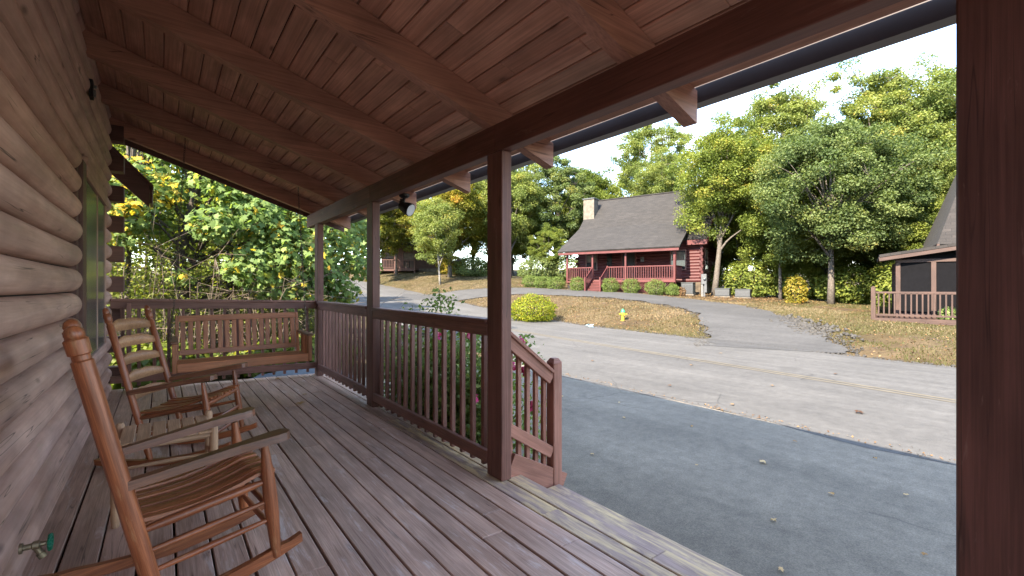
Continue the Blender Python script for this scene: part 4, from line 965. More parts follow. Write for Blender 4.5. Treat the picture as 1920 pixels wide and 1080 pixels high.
# shrubs in front of the red cabin
SG = 'round shrubs in front of the red cabin'
for (x, y, r, lb, sd) in ((1.35, -.95, (.55, .55, .55), 'round clipped green shrub left of the red cabin steps', 1), (3.75, -.95, (.60, .58, .56), 'round clipped green shrub right of the red cabin steps', 2), (5.15, -.90, (.62, .6, .56), 'round clipped green shrub below the middle of the red railing', 3), (6.75, -.95, (.74, .6, .56), 'wide clipped green shrub at the right end of the red porch', 4), (7.75, -.75, (.42, .4, .42), 'small green shrub tucked beside the widest clipped shrub', 5)):
    a, b_, c = hpt(x, y); shrub('shrub', lb, a, b_, r, M_LF_SHRUB, sd, 4200, .055, SG, z=c)
a, b_, c = hpt(8.2, -.9 + .3); shrub('small_shrub', 'small dry orange shrub at the corner of the red cabin', a, b_, (.28, .28, .30), M_DRYLEAF, 6, 1400, .06, z=c)
for i, (x, y) in enumerate(((-.6, -.5), (-1.75, -.45), (-2.9, -.3))):
    a, b_, c = hpt(x, y); shrub('hedge_shrub', ('hedge shrub touching the left end of the red cabin', 'hedge shrub in the middle of the row left of the red cabin', 'hedge shrub farthest left in the row by the red cabin')[i], a, b_, (.75, .62, .52), M_LF_SHRUB, 20 + i, 4200, .06, 'hedge left of the red cabin', z=c)
shrub('golden_shrub', 'round yellow-green shrub on the bank beside the road', 14.2, 16.8, (1.15, 1.1, .72), M_LF_GOLD, 31, 9000, .07)
shrub('yellow_shrub', 'small yellow shrub at the edge of the woods', 26.5, 9.88, (.58, .55, .80), M_LF_YELL, 32, 1500, .11)

# fire hydrant
hz_ = Hs(16.07, 12.87); hy_ = thing('fire_hydrant', (16.07, 12.87, hz_), 'yellow fire hydrant with green top on the dry bank', 'hydrant')
F_ = Matrix.Translation((16.07, 12.87, hz_)) @ Matrix.Rotation(math.radians(-35), 4, 'Z') @ Matrix.Scale(.85, 4)
lathe('barrel', (0, 0, -.03), (0, 0, .42), [(0, .13), (.08, .13), (.1, .085), (.7, .085), (.72, .115), (.85, .12), (1, .11)], M_HYDY, hy_, 16, F_)
lathe('bonnet', (0, 0, .421), (0, 0, .62), [(0, .125), (.18, .125), (.2, .105), (.5, .095), (.75, .06), (.78, .03), (1, .03)], M_HYDG, hy_, 16, F_)
for a, l, r in ((0, .20, .05), (math.pi, .20, .05), (-math.pi / 2, .21, .065)): lathe('nozzle', (math.cos(a) * .07, math.sin(a) * .07, .33), (math.cos(a) * l, math.sin(a) * l, .33), [(0, r * .8), (.6, r * .8), (.62, r), (1, r)], M_HYDY, hy_, 12, F_)

# crumpled litter at the kerb
A = Acc(); rl = random.Random(3)
for k in range(7):
    c = Vector((14.33 + rl.uniform(-.2, .2), 13.25 + rl.uniform(-.25, .25), float(H(14.33, 13.25)) + .03)); V = [(c.x + rl.uniform(-.12, .12), c.y + rl.uniform(-.12, .12), c.z + rl.uniform(-.02, .13)) for _ in range(4)]; A.add(V, [(0, 1, 2), (0, 2, 3), (0, 3, 1)])
tag(A.obj('litter_bag', M_LABEL), 'crumpled pale blue plastic bag at the road edge', 'litter')

# ------------------------------------------------------------------ brown cabin at the right
bx = Vector((.25, -.968, 0)).normalized(); by = Vector((.968, .25, 0)).normalized(); BO = Vector((21.05, 5.3, .60))
BM = Matrix((bx, by, Vector((0, 0, 1)))).transposed().to_4x4(); BM.translation = BO
bc = thing('brown_cabin', BO, 'brown cabin with screened porch and deck railing at the right', 'house')
boxo('deck_floor', 0, 8, .0, 5.5, -.20, -.02, M_BRCAB, bc, .01, F=BM)
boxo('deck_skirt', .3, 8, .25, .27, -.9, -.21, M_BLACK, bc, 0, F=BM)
for x in (.3, 2.6, 5): boxo('deck_pier', x, x + .14, .1, .24, -1.0, -.21, M_DKCAB, bc, .005, F=BM)
boxo('rail_post', 0, .14, .02, .16, -.02, 1.12, M_BRCAB, bc, .006, F=BM); A = Acc(); A.add([(0, .02, 1.12), (.14, .02, 1.12), (.14, .16, 1.12), (0, .16, 1.12), (.07, .09, 1.17)], [(0, 1, 4), (1, 2, 4), (2, 3, 4), (3, 0, 4)]); A.obj('post_cap', M_BRCAB, bc, BM)
far_rail(.15, 3.05, .09, bc, BM, M_BRCAB, -.02, 'x', 19, .98); far_rail(.17, 5.4, .07, bc, BM, M_BRCAB, -.02, 'y', 36, .98)
boxo('tall_post', 3.06, 3.20, .02, .16, -.02, 2.35, M_BRCAB, bc, .006, F=BM)
far_rail(3.21, 8, .09, bc, BM, M_BRCAB, -.02, 'x', 34, .98)
SY = 1.0
for x in (.75, 1.75, 2.95, 4.1): boxo('screen_post', x, x + .14, SY, SY + .12, -.02, 2.05, M_BRCAB, bc, .005, F=BM)
boxo('screen_rail', .75, 5, SY + .0, SY + .10, 2.051, 2.17, M_BRCAB, bc, .005, F=BM); boxo('screen_rail', .891, 5, SY + .02, SY + .08, -.02, .14, M_BRCAB, bc, .005, F=BM)
for a, b_ in ((.89, 1.75), (1.89, 2.95), (3.09, 4.1)): boxo('screen', a, b_, SY + .05, SY + .06, .141, 2.05, M_SCREEN, bc, 0, F=BM); boxo('screen_mid_rail', a, b_, SY + .03, SY + .09, .85, .92, M_BRCAB, bc, .004, F=BM)
boxo('screen_side', .80, .82, SY + .12, 5.4, .0, 2.1, M_SCREEN, bc, 0, F=BM)
for y in (2.2, 3.4, 4.6): boxo('screen_post', .76, .88, y, y + .12, -.02, 2.1, M_BRCAB, bc, .005, F=BM)
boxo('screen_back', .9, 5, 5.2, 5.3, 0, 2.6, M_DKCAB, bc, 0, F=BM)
roofpiece('porch_roof', [(.25, SY - .35, 2.36), (3.1, SY - .35, 2.80), (3.1, 5.6, 2.80), (.25, 5.6, 2.36)], .10, M_SHINGB, bc, BM)
beam('porch_rafter', (.25, SY - .30, 2.19), (3.1, SY - .30, 2.63), .06, .16, M_BRCAB, bc, .004, F=BM)
V = [(.9, SY + .05, 2.17), (3.1, SY + .05, 2.17), (3.1, SY + .05, 2.66), (.9, SY + .05, 2.32)]; obj('gable_screen', mesh_np('gs', V, [(0, 1, 2, 3)], M_SCREEN), bc, BM)
# steep main roof of the cabin behind and to the right
boxo('main_wall', 3.9, 6.6, 1.5, 8, -.9, 3.0, M_BRCAB, bc, 0, F=BM)
for q in ([(1.9, .9, 2.68), (7.2, .9, 2.68), (5.7, 3.4, 7.3), (3.4, 3.4, 7.3)], [(1.9, 8.4, 2.68), (1.9, .901, 2.68), (3.4, 3.4, 7.3), (3.4, 5.9, 7.3)], [(7.2, .901, 2.68), (7.2, 8.4, 2.68), (5.7, 5.9, 7.3), (5.7, 3.4, 7.3)], [(7.2, 8.401, 2.68), (1.9, 8.401, 2.68), (3.4, 5.9, 7.3), (5.7, 5.9, 7.3)]): roofpiece('main_roof', q, .08, M_SHINGB, bc, BM)
boxo('eave_board', 1.89, 1.97, .88, 8.4, 2.55, 2.70, M_BRCAB, bc, .004, F=BM)
roofpiece('entry_roof', [(3.0, -.4, 2.45), (8, -.4, 2.45), (8, 1.48, 3.2), (3.0, 1.48, 3.2)], .08, M_SHINGB, bc, BM)
shrub('conifer_shrub', 'small blue-green shrub below the brown cabin deck', 22.3, 3.35, (.32, .32, .34), M_LF_ROSE, 41, 1800, .05)

# ------------------------------------------------------------------ dark cabin on the hill at the left
LO = Vector((17.3, 46.2, 3.0)); lx_ = Vector((.79, -.61, 0)).normalized(); ly_ = Vector((.61, .79, 0)).normalized()
LM = Matrix((lx_, ly_, Vector((0, 0, 1)))).transposed().to_4x4(); LM.translation = LO
lc = thing('dark_cabin', LO, 'dark brown cabin half hidden by trees on the hill', 'house')
boxo('wall', .3, 7.2, 2.2, 8, -1.0, 4.0, M_DKCAB, lc, 0, F=LM); boxo('deck_floor', -1.2, 4.4, 0, 2.19, .35, .55, M_DKCAB, lc, .01, F=LM)
far_rail(-1.1, 2.2, .08, lc, LM, M_DKCAB, .55, 'x', 20, 1.0); far_rail(2.4, 4.3, .08, lc, LM, M_DKCAB, .55, 'x', 12, 1.0)
for x in (-1.15, 2.25, 4.3): boxo('deck_post', x, x + .14, .02, .16, -1.2, 3.0, M_DKCAB, lc, .005, F=LM)
roofpiece('roof', [(-1.4, -.3, 2.95), (7.6, -.3, 2.95), (7.6, 5, 6.3), (-1.4, 5, 6.3)], .15, M_SHING, lc, LM); roofpiece('roof', [(7.6, 9, 3.4), (-1.4, 9, 3.4), (-1.4, 5.01, 6.3), (7.6, 5.01, 6.3)], .15, M_SHING, lc, LM)
boxo('pale_foundation', 4.6, 7.15, 1.2, 2.19, -1.0, .65, M_STONE, lc, .01, F=LM)
far_window(2.7, 3.9, .7, 2.4, 2.2, lc, LM); far_window(.8, 1.7, 1.2, 2.4, 2.2, lc, LM); far_window(5.2, 6.3, 1.4, 2.6, 2.2, lc, LM)

# ------------------------------------------------------------------ trees
def T(name, label, x, y, *a, **k): return make_tree(name, label, (x, y, Hs(x, y)), *a, **k)
G = 'trees across the road'
T('oak_tree', 'leaning grey-trunked tree whose branches reach over the red cabin roof', 27.9, 15.1, 11.5, (3.6, 3.6, 3.9), M_LF_GREEN, 101, n_cl=190, per=150, lsize=.15, tr=.19, lean=(.05, -.06), cz=.66, low=.36, group=G, tint_mu=.55)
big = T('tall_tree', 'tallest pale yellow-green tree behind the grove at the right', 35.2, 14.0, 16.5, (4.4, 4.4, 6.0), M_LF_LIGHT, 102, n_cl=260, per=150, lsize=.17, tr=.24, cz=.62, low=.2, group=G)
oak = T('oak_tree', 'dark green oak with pale trunk on the right lawn', 27.97, 8.75, 10.5, (4.3, 4.3, 4.3), M_LF_DARK, 103, n_cl=320, per=160, lsize=.15, tr=.17, bark=M_BARK, cz=.58, low=.20, group=G)
rt = T('tall_tree', 'tall feathery tree at the far right against blue sky', 34.5, 5.6, 15.5, (3.8, 3.8, 6.2), M_LF_LIGHT, 104, n_cl=230, per=140, lsize=.16, tr=.2, cz=.60, low=.15, fill=.3, group=G, tint_mu=.35)
T('maple_tree', 'bright green tree behind the leaning tree and cabin gable', 31.0, 15.0, 12.5, (3.6, 3.6, 5.2), M_LF_GREEN, 105, n_cl=210, per=150, lsize=.16, tr=.18, cz=.56, low=.12, group=G, tint_mu=.6)
T('slim_tree', 'slim tree standing between the driveway and the woods', 28.9, 11.6, 9.0, (2.5, 2.5, 3.6), M_LF_GREEN, 106, n_cl=130, per=150, lsize=.14, tr=.10, cz=.58, low=.15, group=G)
T('pine_tree', 'tall dark green tree behind the left end of the red cabin', 30.4, 32.4, 13.6, (4.6, 4.6, 5.6), M_LF_DARK, 107, n_cl=260, per=140, lsize=.19, tr=.22, cz=.55, low=.06, group=G, tint_mu=.5)
bk_ = T('woodland_tree', 'green tree rising just above the stone chimney', 35.0, 31.5, 12.5, (4.2, 4.2, 5.2), M_LF_GREEN, 108, n_cl=230, per=140, lsize=.19, tr=.2, cz=.55, low=.06, group=G)
T('woodland_tree', 'light green tree just right of the tall porch post', 25.6, 33.6, 12.5, (3.8, 3.8, 5.0), M_LF_LIGHT, 109, n_cl=210, per=140, lsize=.19, tr=.2, cz=.55, low=.06, group=G)
yel = T('yellowing_tree', 'broad yellowing tree behind the leaning birch on the hill', 21.2, 37.0, 11.0, (4.4, 4.4, 5.0), M_LF_YELL, 110, n_cl=230, per=140, lsize=.19, tr=.2, cz=.54, low=.05, group=G, tint_mu=.35)
T('birch_tree', 'birch with bent pale trunk on the dry hill', 18.5, 33.9, 8.0, (2.3, 2.3, 3.2), M_LF_LIGHT, 111, n_cl=110, per=130, lsize=.15, tr=.09, bark=M_PBARK, lean=(-.06, .04), cz=.58, low=.2, group=G)
T('orange_tree', 'orange tinged tree in front of the dark cabin', 19.0, 44.0, 8.5, (3.2, 3.2, 3.2), M_LF_YELL, 112, n_cl=120, per=120, lsize=.19, tr=.14, cz=.66, low=.38, group=G, tint_mu=.62)
T('roadside_tree', 'yellow-green tree beyond the maple leaves by the road', 15.8, 40.6, 9.5, (3.4, 3.4, 4.0), M_LF_YELL, 113, n_cl=170, per=130, lsize=.19, tr=.15, cz=.6, low=.22, group=G, tint_mu=.2)
# woodland copies further back: each its own tree
wg = 'woodland behind the cabins'
spots = [(44, 10, 1.0, big, 'tall pale tree far behind the right grove'), (46, 3, 1.05, rt, 'tall feathery tree farthest back at the right'), (42, 17, 1.0, bk_, 'green tree behind the right end of the red cabin'), (45, 24, 1.0, bk_, 'green tree far behind the red cabin roof'), (40, 38, 1.1, bk_, 'woodland tree behind the stone chimney'), (33, 43, 1.05, big, 'pale tall tree behind the dark pine'), (27, 52, 1.0, yel, 'yellow tree behind the dark cabin roof'), (36, 52, 1.2, bk_, 'large green tree far behind the light green tree'), (20, 60, 1.1, bk_, 'green tree beyond the dark cabin'), (12, 62, 1.0, yel, 'yellow tree at the end of the road'), (28, 66, 1.3, big, 'tallest tree far beyond the dark cabin'), (4, 60, 1.1, bk_, 'green tree beyond the maple at the far left'), (48, 34, 1.3, big, 'pale tall tree far behind the red cabin'), (38.5, 9.5, .95, rt, 'feathery tree between the oak and the tallest pale tree'), (-6, 50, 1.1, bk_, 'green tree at the far left behind the thicket'), (33, 11, .70, bk_, 'smaller green tree behind the oak trunk'), (31.5, 6.6, .62, oak, 'small oak behind the brown cabin deck'), (30.6, 3.0, .60, bk_, 'small green tree behind the screened porch'), (37, 2.2, .95, big, 'pale tree above the brown cabin roof'), (34, 8.8, .62, yel, 'small yellow tree in the middle of the right grove'), (30, 39, .9, yel, 'yellow tree behind the birch'), (40, 27, 1.0, rt, 'feathery tree behind the red cabin ridge'), (36.5, 17.2, .85, big, 'pale tree just right of the red cabin roof'), (33.5, 12.6, .88, bk_, 'dense green tree in the centre of the right grove'), (35.5, 8.2, .98, big, 'pale tree above the dark oak'), (38, 13, .95, oak, 'tall oak at the back of the right grove'), (-3, 20, .75, bk_, 'green tree behind the nearest slender trunk'), (1.0, 23, .85, bk_, 'green tree behind the maple trunk'), (-8, 26, 1.0, oak, 'oak at the far left past the log wall'), (3.6, 28, .75, yel, 'yellow tree behind the maple leaves'), (26.0, 40.5, .95, bk_, 'green tree between the yellowing tree and the light green tree'), (29.0, 34.5, .72, bk_, 'green tree low behind the hedge left of the red cabin'), (27.4, 30.2, .45, bk_, 'small green tree at the end of the hedge row'), (31.2, 10.2, .50, bk_, 'low green tree left of the oak trunk'), (31.6, 8.0, .52, big, 'low pale tree right behind the oak trunk'), (30.6, 12.6, .50, bk_, 'low green tree behind the slim tree'), (31.0, 5.6, .48, bk_, 'low green tree under the bare pale limbs'), (33.4, 4.6, .62, big, 'pale tree above the deck railing of the brown cabin'), (31.8, 14.2, .55, big, 'low pale tree between the red cabin and slim tree'), (34.2, 10.2, .90, bk_, 'dense tree filling the middle of the right grove'), (35.6, 5.8, .90, bk_, 'dense green tree behind the pale limbs'), (33.0, 15.9, .80, bk_, 'dense green tree behind the red cabin gable end'), (37.2, 11.2, 1.05, bk_, 'high dense tree behind the oak crown'), (37.5, 19.2, .62, bk_, 'low tree seen past the corner of the red cabin gable')]
for i, (x, y, s, src, lb) in enumerate(spots):
    M = Matrix.Translation((x, y, Hs(x, y) - .1)) @ Matrix.Rotation(i * 1.7 + .4, 4, 'Z') @ Matrix.Scale(s, 4)
    d_ = dup(src, M, lb); d_['group'] = wg; d_['category'] = 'tree'; d_.name = 'woodland_tree'
# low understorey along the wood edge
for i, (x, y, r, mt_, lb) in enumerate(((30.5, 8.6, (1.7, 1.6, 1.2), M_LF_GREEN, 'bright undergrowth bush just right of the oak trunk'), (31.5, 11.5, (1.8, 1.7, 1.3), M_LF_GREEN, 'undergrowth bush left of the oak trunk'), (29.8, 13.8, (1.5, 1.5, 1.3), M_LF_GREEN, 'undergrowth bush at the bend of the driveway'), (30.5, 6.4, (1.7, 1.6, 1.35), M_LF_GREEN, 'undergrowth bush behind the brown cabin deck corner'), (31.0, 3.6, (1.8, 1.7, 1.5), M_LF_LIGHT, 'pale undergrowth bush behind the screened porch'), (29.0, 29.5, (1.8, 1.6, 1.3), M_LF_DARK, 'dark undergrowth bush left of the red cabin'), (26.4, 30.6, (1.8, 1.6, 1.2), M_LF_DARK, 'dark undergrowth bush farther left of the red cabin'), (23.2, 36.4, (1.8, 1.7, 1.1), M_LF_DARK, 'dark undergrowth bush at the foot of the yellowing tree'), (22.8, 39.3, (1.5, 1.4, 1.0), M_LF_YELL, 'yellow undergrowth bush beside the dark cabin'), (-1.6, 15.6, (1.6, 1.2, 1.5), M_LF_GREEN, 'leafy bush behind the twigs nearest the log wall'), (1.2, 16.4, (1.8, 1.2, 1.4), M_LF_GREEN, 'leafy bush behind the maple trunk'), (3.6, 17.0, (1.3, 1.2, 1.1), M_LF_LIGHT, 'pale bush behind the maple near the road'), (31.0, 17.6, (1.5, 1.4, 1.2), M_LF_GREEN, 'undergrowth bush behind the red cabin gable'), (-.1, 10.3, (1.0, .7, .42), M_LF_GREEN, 'low leafy bush seen through the far railing by the log wall'), (2.2, 10.1, (1.1, .7, .40), M_LF_GREEN, 'low leafy bush seen through the far railing behind the swing'))):
    shrub('undergrowth_bush', lb, x, y, r, mt_, 300 + i, 5200, .16, 'undergrowth along the woods', 'bush')
# pale bare limbs leaning in the wood edge
dt = thing('dead_tree', (31.0, 5.4, Hs(31, 5.4)), 'pale bare leaning limbs in the woods above the deck railing', 'tree'); A = Acc(); z0 = Hs(31, 5.4)
A.tube([(31, 5.9, z0), (31, 5.2, z0 + 2.6), (31, 4.4, z0 + 4.0), (31, 4.0, z0 + 5.6)], [.1, .085, .06, .03], 7); A.tube([(31, 5.5, z0 + 1.5), (30.9, 4.7, z0 + 3.0), (30.7, 3.2, z0 + 4.2)], [.06, .05, .02], 6); A.tube([(31, 5.2, z0 + 2.6), (30.8, 5.4, z0 + 3.6), (30.6, 5.2, z0 + 4.6)], [.045, .035, .015], 6)
A.obj('limb', M_PBARK, dt, smooth=True)

# ------------------------------------------------------------------ maple and thicket past the end of the porch
mp_ = thing('maple_tree', (.37, 11.9, 0), 'maple with large green and yellow leaves past the porch end', 'tree')
rg = np.random.default_rng(77); A = Acc()
A.tube([(.37, 11.9, -.1), (.40, 11.75, 1.2), (.30, 11.7, 2.4), (.55, 11.8, 3.6), (.8, 11.9, 5.2), (.9, 12, 7)], [.14, .115, .10, .085, .06, .03], 8)
BL = [(-0.44, 11.7, 3.93, 0.5), (-0.03, 11.38, 3.62, 0.4), (-0.5, 11.11, 3.12, 0.4), (1.03, 11.2, 3.83, 0.6), (1.47, 10.86, 3.28, 0.6), (0.81, 10.74, 2.98, 0.45), (2.01, 11.07, 3.0, 0.7), (2.39, 10.78, 2.42, 0.7), (1.56, 10.79, 2.16, 0.6), (2.2, 10.93, 1.71, 0.6), (2.9, 11.02, 1.96, 0.6), (3.44, 11.23, 2.49, 0.7), (3.44, 11.23, 1.55, 0.45), (2.9, 11.02, 3.07, 0.6), (3.98, 12.08, 3.26, 0.7), (0.31, 11.12, 1.93, 0.2), (-0.62, 11.2, 2.62, 0.3), (0.24, 11.81, 4.5, 0.5), (1.18, 11.71, 4.65, 0.7), (2.12, 11.62, 4.17, 0.8), (3.03, 11.55, 3.9, 0.7), (-.2, 12, 5.6, .9), (1.3, 12.2, 5.9, 1.0), (2.8, 12.2, 5.3, .9), (.6, 12.6, 7.0, .9), (4.2, 12.0, 2.3, .5), (-1.2, 12, 4.2, .6), (-1.4, 12.2, 2.9, .6), (-.9, 11.5, 3.5, .6), (-.2, 12.3, 3.1, .55), (.3, 12.4, 3.9, .6), (1.7, 11.6, 3.7, .6)]
P = []; tn = []; outs = []
for i, (x, y, z, r) in enumerate(BL):
    c = Vector((x, y, z)); s = Vector((.37 + .05 * z, 11.8, max(.9, min(z * .72, 5.5)))); m_ = s.lerp(c, .55) + Vector((0, 0, .25))
    A.tube([s, m_, c], [.035, .022, .008], 5, False)
    for k in range(4): q = c + Vector(rg.normal(0, r * .5, 3)); A.tube([m_.lerp(c, .5), q], [.012, .004], 4, False)
    n = int(380 * (r / .6) ** 2.2) + 20; d = rg.normal(0, 1, (n, 3)); d /= np.linalg.norm(d, axis=1)[:, None]; rr = rg.uniform(0.05, 1, n) ** .5 * r
    P.append(np.array([x, y, z]) + d * rr[:, None] * np.array([1.1, 1.0, .85])); outs.append(d * .3 + np.array([0, -.5, 0]))
    mu = .40 + rg.normal(0, .08); t_ = rg.normal(mu, .17, n); yl_ = rg.uniform(0, 1, n) < (.07 if i not in (0, 1, 2) else .25); t_[yl_] = rg.uniform(.86, 1, yl_.sum()); t_[~yl_] = np.clip(t_[~yl_], 0, .79); tn.append(t_)
A.obj('trunk', M_DBARK, mp_, smooth=True)
leaves('crown', np.concatenate(P), .165, M_LF_MAPLE, mp_, np.concatenate(tn), rg, MAPLE, .35, np.concatenate(outs))
# grey saplings
for i, (x, y, r_, hh, ln, lb) in enumerate(((-.6, 12.4, .065, 8.5, (.01, 0), 'grey slender trunk nearest the log wall past the porch end'), (-.35, 13.5, .045, 8, (.02, .01), 'thin grey trunk just right of the nearest slender trunk'), (1.35, 12.9, .11, 9, (-.015, .01), 'dark trunk behind the maple leaves right of the thicket'), (.05, 14.2, .05, 8.5, (-.01, 0), 'thin trunk in the middle of the thicket'))):
    T('sapling', lb, x, y, hh, (1.5, 1.5, 1.6), M_LF_GREEN, 500 + i, n_cl=40, per=60, lsize=.12, tr=r_, bark=M_BARK if i < 2 else M_DBARK, lean=ln, cz=.80, low=.62, group='slender trunks in the thicket')
th_ = np.random.default_rng(9); A = Acc()
for k in range(330):
    x = th_.uniform(-1.2, 3.4); y = th_.uniform(10.4, 13.2); b0 = Vector((x, y, -.05)); hgt = th_.uniform(.7, 3.4) if x < 2.4 else th_.uniform(.5, 1.6); dx, dy = th_.normal(0, .75, 2)
    m_ = b0 + Vector((dx * .55 + th_.normal(0, .12), dy * .55, hgt * .75)); e = b0 + Vector((dx * 1.5, dy * 1.5, hgt * th_.uniform(.6, 1.05))); r0 = th_.uniform(.004, .011)
    A.tube([b0, m_, e], [r0, r0 * .8, r0 * .4], 4, False)
    for q in range(6):
        f = th_.uniform(.3, .95); s = m_.lerp(e, max(0, f * 2 - 1)) if f > .5 else b0.lerp(m_, f * 2); A.tube([s, s + Vector(th_.normal(0, .28, 3))], [r0 * .5, r0 * .25], 3, False)
tag(A.obj('twig_thicket', M_TWIG), 'tangle of bare brown twigs under the maple', 'thicket', kind='stuff')
n = 42000; P = np.stack([th_.uniform(-2.5, 3.6, n), th_.uniform(11.0, 14.5, n), th_.uniform(0, 1, n) ** 1.4 * 3.6], 1)
o = leaves('thicket_leaves', P, .075, M_LF_GREEN, None, th_.normal(.6, .2, n), th_); tag(o, 'small leaves among the twigs past the porch end', 'leaves', kind='stuff')
# tarp on the ground past the far railing
A = Acc(); N = 14
for i in range(N + 1):
    for j in range(N + 1): A.V.append((1.2 + 1.7 * i / N, 8.6 + 1.1 * j / N, .04 + .20 * max(0, math.sin(math.pi * i / N) * math.sin(math.pi * j / N)) + .05 * math.sin(i * 1.7 + j) * math.sin(j * 1.3)))
for i in range(N):
    for j in range(N): a = i * (N + 1) + j; A.F.append((a, a + N + 1, a + N + 2, a + 1))
tag(A.obj('ground_tarp', M_TARP, smooth=True), 'blue-grey tarp on the ground seen below the swing', 'tarp')

# ------------------------------------------------------------------ rose bush along the railing
rb = thing('rose_bush', (2.6, 4.0, 0), 'green rose bush with pink flowers outside the porch railing', 'bush')
rg = np.random.default_rng(21); A = Acc(); tips = []
for k in range(60):
    x, y = rg.uniform(2.3, 2.7), rg.uniform(3.1, 5.6); hgt = rg.uniform(.75, 1.42) if y > 3.2 else rg.uniform(.8, 1.25); e = Vector((x + rg.normal(0, .16), y + rg.normal(0, .2), hgt))
    if e.x < 2.14: e.x = 2.14
    A.tube([(x, y, -.02), (x, y, hgt * .5), e], [.009, .007, .003], 4, False); tips.append(e)
for e in (Vector((2.40, 4.42, 1.72)), Vector((2.45, 4.3, 1.63)), Vector((2.5, 4.65, 1.60)), Vector((2.45, 5.2, 1.52))): A.tube([(2.5, e.y, -.02), (2.5, e.y + .03, .9), e], [.010, .008, .003], 4, False); tips.append(e)
A.obj('stem', M_LF_SHRUB, rb)
P = []
for e in tips:
    n = 260; t = rg.uniform(.12, 1.02, n); base = np.array([e.x, e.y, 0]); P.append(base * 1 + np.stack([rg.normal(0, .09, n), rg.normal(0, .10, n), t * e.z], 1) - np.stack([np.zeros(n), np.zeros(n), rg.uniform(0, .05, n)], 1))
P = np.concatenate(P); P = P[P[:, 0] > 2.09]
leaves('foliage', P, .055, M_LF_ROSE, rb, rg.normal(.5, .22, len(P)), rg, QUAD, .4)
for k, (x, y, z) in enumerate(((2.28, 3.03, 1.28), (2.3, 3.3, 1.15), (2.2, 2.86, 1.13), (2.22, 3.12, .98), (2.25, 3.55, 1.30), (2.35, 2.80, .80), (2.35, 2.93, 1.30), (2.2, 4.1, 1.25), (2.25, 2.76, 1.09), (2.2, 3.4, .75))):
    n = 26; d = rg.normal(0, 1, (n, 3)); d /= np.linalg.norm(d, axis=1)[:, None]; Pp = np.array([x, y, z]) + d * rg.uniform(.004, .042, n)[:, None]
    leaves('flower', Pp, .052, M_PETAL, rb, rg.uniform(0, 1, n), rg, QUAD, .2, d * 1.2)

# ------------------------------------------------------------------ fallen leaves, grass, litter
def fallen(x, y, z, s, group, label, seed, mat=None):
    r = np.random.default_rng(seed); V, Fc = MAPLE; a = r.uniform(0, 6.28); V = V * s * np.array([1, 1, 1.6]); c, s_ = math.cos(a), math.sin(a)
    V = np.stack([V[:, 0] * c - V[:, 1] * s_, V[:, 0] * s_ + V[:, 1] * c, V[:, 2] - V[:, 2].min() + .003 + r.uniform(0, .014, len(V))], 1)
    o = obj('fallen_leaf', mesh_np('fallen_leaf', V, Fc, mat or M_FALLEN_SHADE, False, np.full(len(Fc), r.uniform(0, 1))), None, Matrix.Translation((x, y, z))); tag(o, label, 'leaf', group)
fallen(1.35, 7.35, zd(1.35), .12, 'leaves on the porch floor', 'dry orange leaf at the far edge of the porch floor', 1)
fallen(1.28, 5.65, zd(1.28), .13, 'leaves on the porch floor', 'dry tan leaf lying on the middle of the porch floor', 2)
fallen(1.42, 6.1, zd(1.42), .07, 'leaves on the porch floor', 'small pale leaf just beyond the larger tan leaf', 3)
rq = random.Random(12)
DL = [(3.52, 3.22, .07), (4.83, 3.85, .09), (4.69, 2.04, .13), (3.59, 1.49, .07), (4.43, 1.38, .08), (4.1, 2.4, .05), (5.2, 3.1, .06), (5.4, 4.4, .06), (3.0, 1.2, .07), (4.9, 1.0, .06), (5.6, 2.1, .07), (4.2, 4.6, .07), (5.0, 5.2, .08), (3.9, .7, .06), (5.7, 1.4, .06)]
for i, (x, y, s) in enumerate(DL): fallen(x, y, .012, s * .72, 'dry leaves on the shaded driveway', 'small dry leaf lying on the shaded driveway', 40 + i)
RL = [(7.58, 2.04, .15), (7.0, 4.6, .09), (8.4, 3.5, .08), (9.2, 5.5, .1), (10.5, 3.2, .1), (7.9, 7.2, .1), (11.4, 6.0, .11), (6.6, 3.3, .08)]
for i, (x, y, s) in enumerate(RL): fallen(x, y, .02, s, 'dry leaves on the sunlit road', 'dry leaf lying on the sunlit road', 70 + i, M_DRYLEAF)
rg = np.random.default_rng(5)
def scatter_grass(name, label, n, area, hgt, tint_mu, mat, seed):
    r = np.random.default_rng(seed); x = r.uniform(area[0], area[1], n); y = r.uniform(area[2], area[3], n); k = ~on_pavement(x, y, .02)
    hb = np.array([ORG.x, ORG.y]); lxv = (x - hb[0]) * hx.x + (y - hb[1]) * hx.y; lyv = (x - hb[0]) * hy.x + (y - hb[1]) * hy.y; k &= ~((lxv > -.2) & (lxv < WX + .2) & (lyv > -.1) & (lyv < 9.5))
    k &= x > road_c(y); x = x[k]; y = y[k]; N = len(x); z = H(x, y) - .06
    pn = np.array([mnoise.fractal(Vector((a_ * .42, b_ * .42, 3.1 + seed)), 1.0, 2.1, 4) for a_, b_ in zip(x, y)]) * 1.6
    kk = pn < .30 + r.uniform(0, .5, N); x = x[kk]; y = y[kk]; z = z[kk]; pn = np.clip(pn[kk], -1, 1); N = len(x)
    a = r.uniform(0, 6.28, N); w = r.uniform(.012, .03, N); h_ = hgt * r.uniform(.5, 1.4, N) * (1 - .3 * pn); lx2, ly2 = r.normal(0, .5, N) * h_, r.normal(0, .5, N) * h_
    V = np.stack([np.stack([x + np.cos(a) * w, y + np.sin(a) * w, z], 1), np.stack([x - np.cos(a) * w, y - np.sin(a) * w, z], 1), np.stack([x + lx2, y + ly2, z + h_ + .03], 1)], 1)
    o = obj(name, mesh_np(name, V.reshape(-1, 3), np.arange(3 * N).reshape(-1, 3), mat, False, np.clip(r.normal(tint_mu, .2, N) - .38 * pn, 0, 1))); tag(o, label, 'grass', kind='stuff')
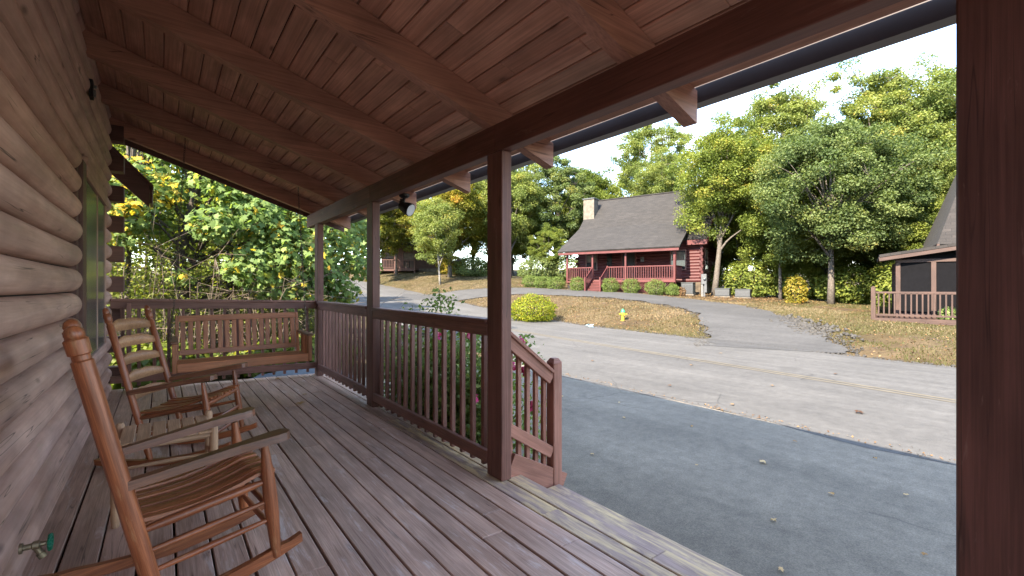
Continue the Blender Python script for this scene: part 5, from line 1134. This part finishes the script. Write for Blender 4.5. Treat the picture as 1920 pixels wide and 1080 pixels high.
scatter_grass('dry_grass', 'dry straw coloured grass on the bank below the red cabin', 110000, (13, 24, 6.5, 32), .04, .6, M_GRASS, 1)
scatter_grass('lawn_grass', 'thin yellow-green grass on the right lawn', 90000, (13, 30, -4, 11), .045, .15, M_GRASS, 2)
scatter_grass('hill_grass', 'dry tan grass on the hill at the left', 90000, (11, 24, 29, 47), .05, .5, M_GRASS, 3)
n = 34000; x = rg.uniform(13.2, 30, n); y = rg.uniform(-3, 30, n); k = ~on_pavement(x, y, -.1) & (x > road_c(y)) & ((y > 9) | (rg.uniform(0, 1, n) < .28)); x = x[k]; y = y[k]
P = np.stack([x, y, H(x, y) - .02 + rg.uniform(0, .03, len(x))], 1)
o = leaves('leaf_litter', P, .06, M_DRYLEAF, None, rg.uniform(0, 1, len(P)), rg, QUAD, 1.2); tag(o, 'brown fallen leaves scattered over the bank', 'leaves', kind='stuff')
# broken asphalt and gravel along the edges of the pavement
def pebbles(name, label, P, size, mat, seed):
    r = np.random.default_rng(seed); N = len(P); T = np.array([(1, 0, 0), (0, 1, 0), (-1, 0, 0), (0, -1, 0), (0, 0, .7), (0, 0, -.7)]); Fc = np.array([(0, 1, 4), (1, 2, 4), (2, 3, 4), (3, 0, 4), (1, 0, 5), (2, 1, 5), (3, 2, 5), (0, 3, 5)])
    V = P[:, None, :] + (size * r.uniform(.4, 1.5, N))[:, None, None] * (T[None] * r.uniform(.6, 1.3, (N, 6, 1)) + r.normal(0, .18, (N, 6, 3)))
    o = obj(name, mesh_np(name, V.reshape(-1, 3), (Fc[None] + (np.arange(N) * 6)[:, None, None]).reshape(-1, 3), mat)); tag(o, label, 'gravel', kind='stuff')
i_ = rg.integers(0, len(CP), 2600); sd = np.where(rg.uniform(0, 1, 2600) < .5, 1, -1); q = CP[i_, :2] + nn[i_] * (sd * (CP[i_, 2] + rg.normal(0.05, .14, 2600)))[:, None] + dv[i_] * rg.uniform(-.3, .3, (2600, 1))
yk = rg.uniform(-3, 26, 1800); xk = road_c(yk) + RHW + rg.normal(.05, .12, 1800)
P = np.concatenate([q, np.stack([xk, yk], 1)]); P = np.concatenate([P, (H(P[:, 0], P[:, 1]) + .004)[:, None]], 1)
pebbles('edge_gravel', 'loose grey gravel along the edges of the road and driveway', P, .030, M_GRAVEL, 8)
nr = 300; P = np.stack([rg.normal(17.6, .9, nr), rg.normal(6.2, .45, nr)], 1); P[:, 1] += (P[:, 0] - 17.6) * .62; P = np.concatenate([P, (H(P[:, 0], P[:, 1]) + .015)[:, None]], 1)
pebbles('broken_asphalt', 'pile of broken grey asphalt lumps beside the uphill driveway', P, .065, M_GRAVEL, 9)
# leaf drift along the seam of driveway and road
n = 260; y = rg.uniform(.5, 6.5, n); x = road_n(y) + rg.normal(0.06, .07, n)
o = leaves('leaf_drift', np.stack([x, y, np.full(n, .026)], 1), .03, M_DRYLEAF, None, rg.uniform(.2, 1, n), rg, QUAD, 2.0); tag(o, 'thin drift of dry leaf bits along the driveway seam', 'leaves', kind='stuff')
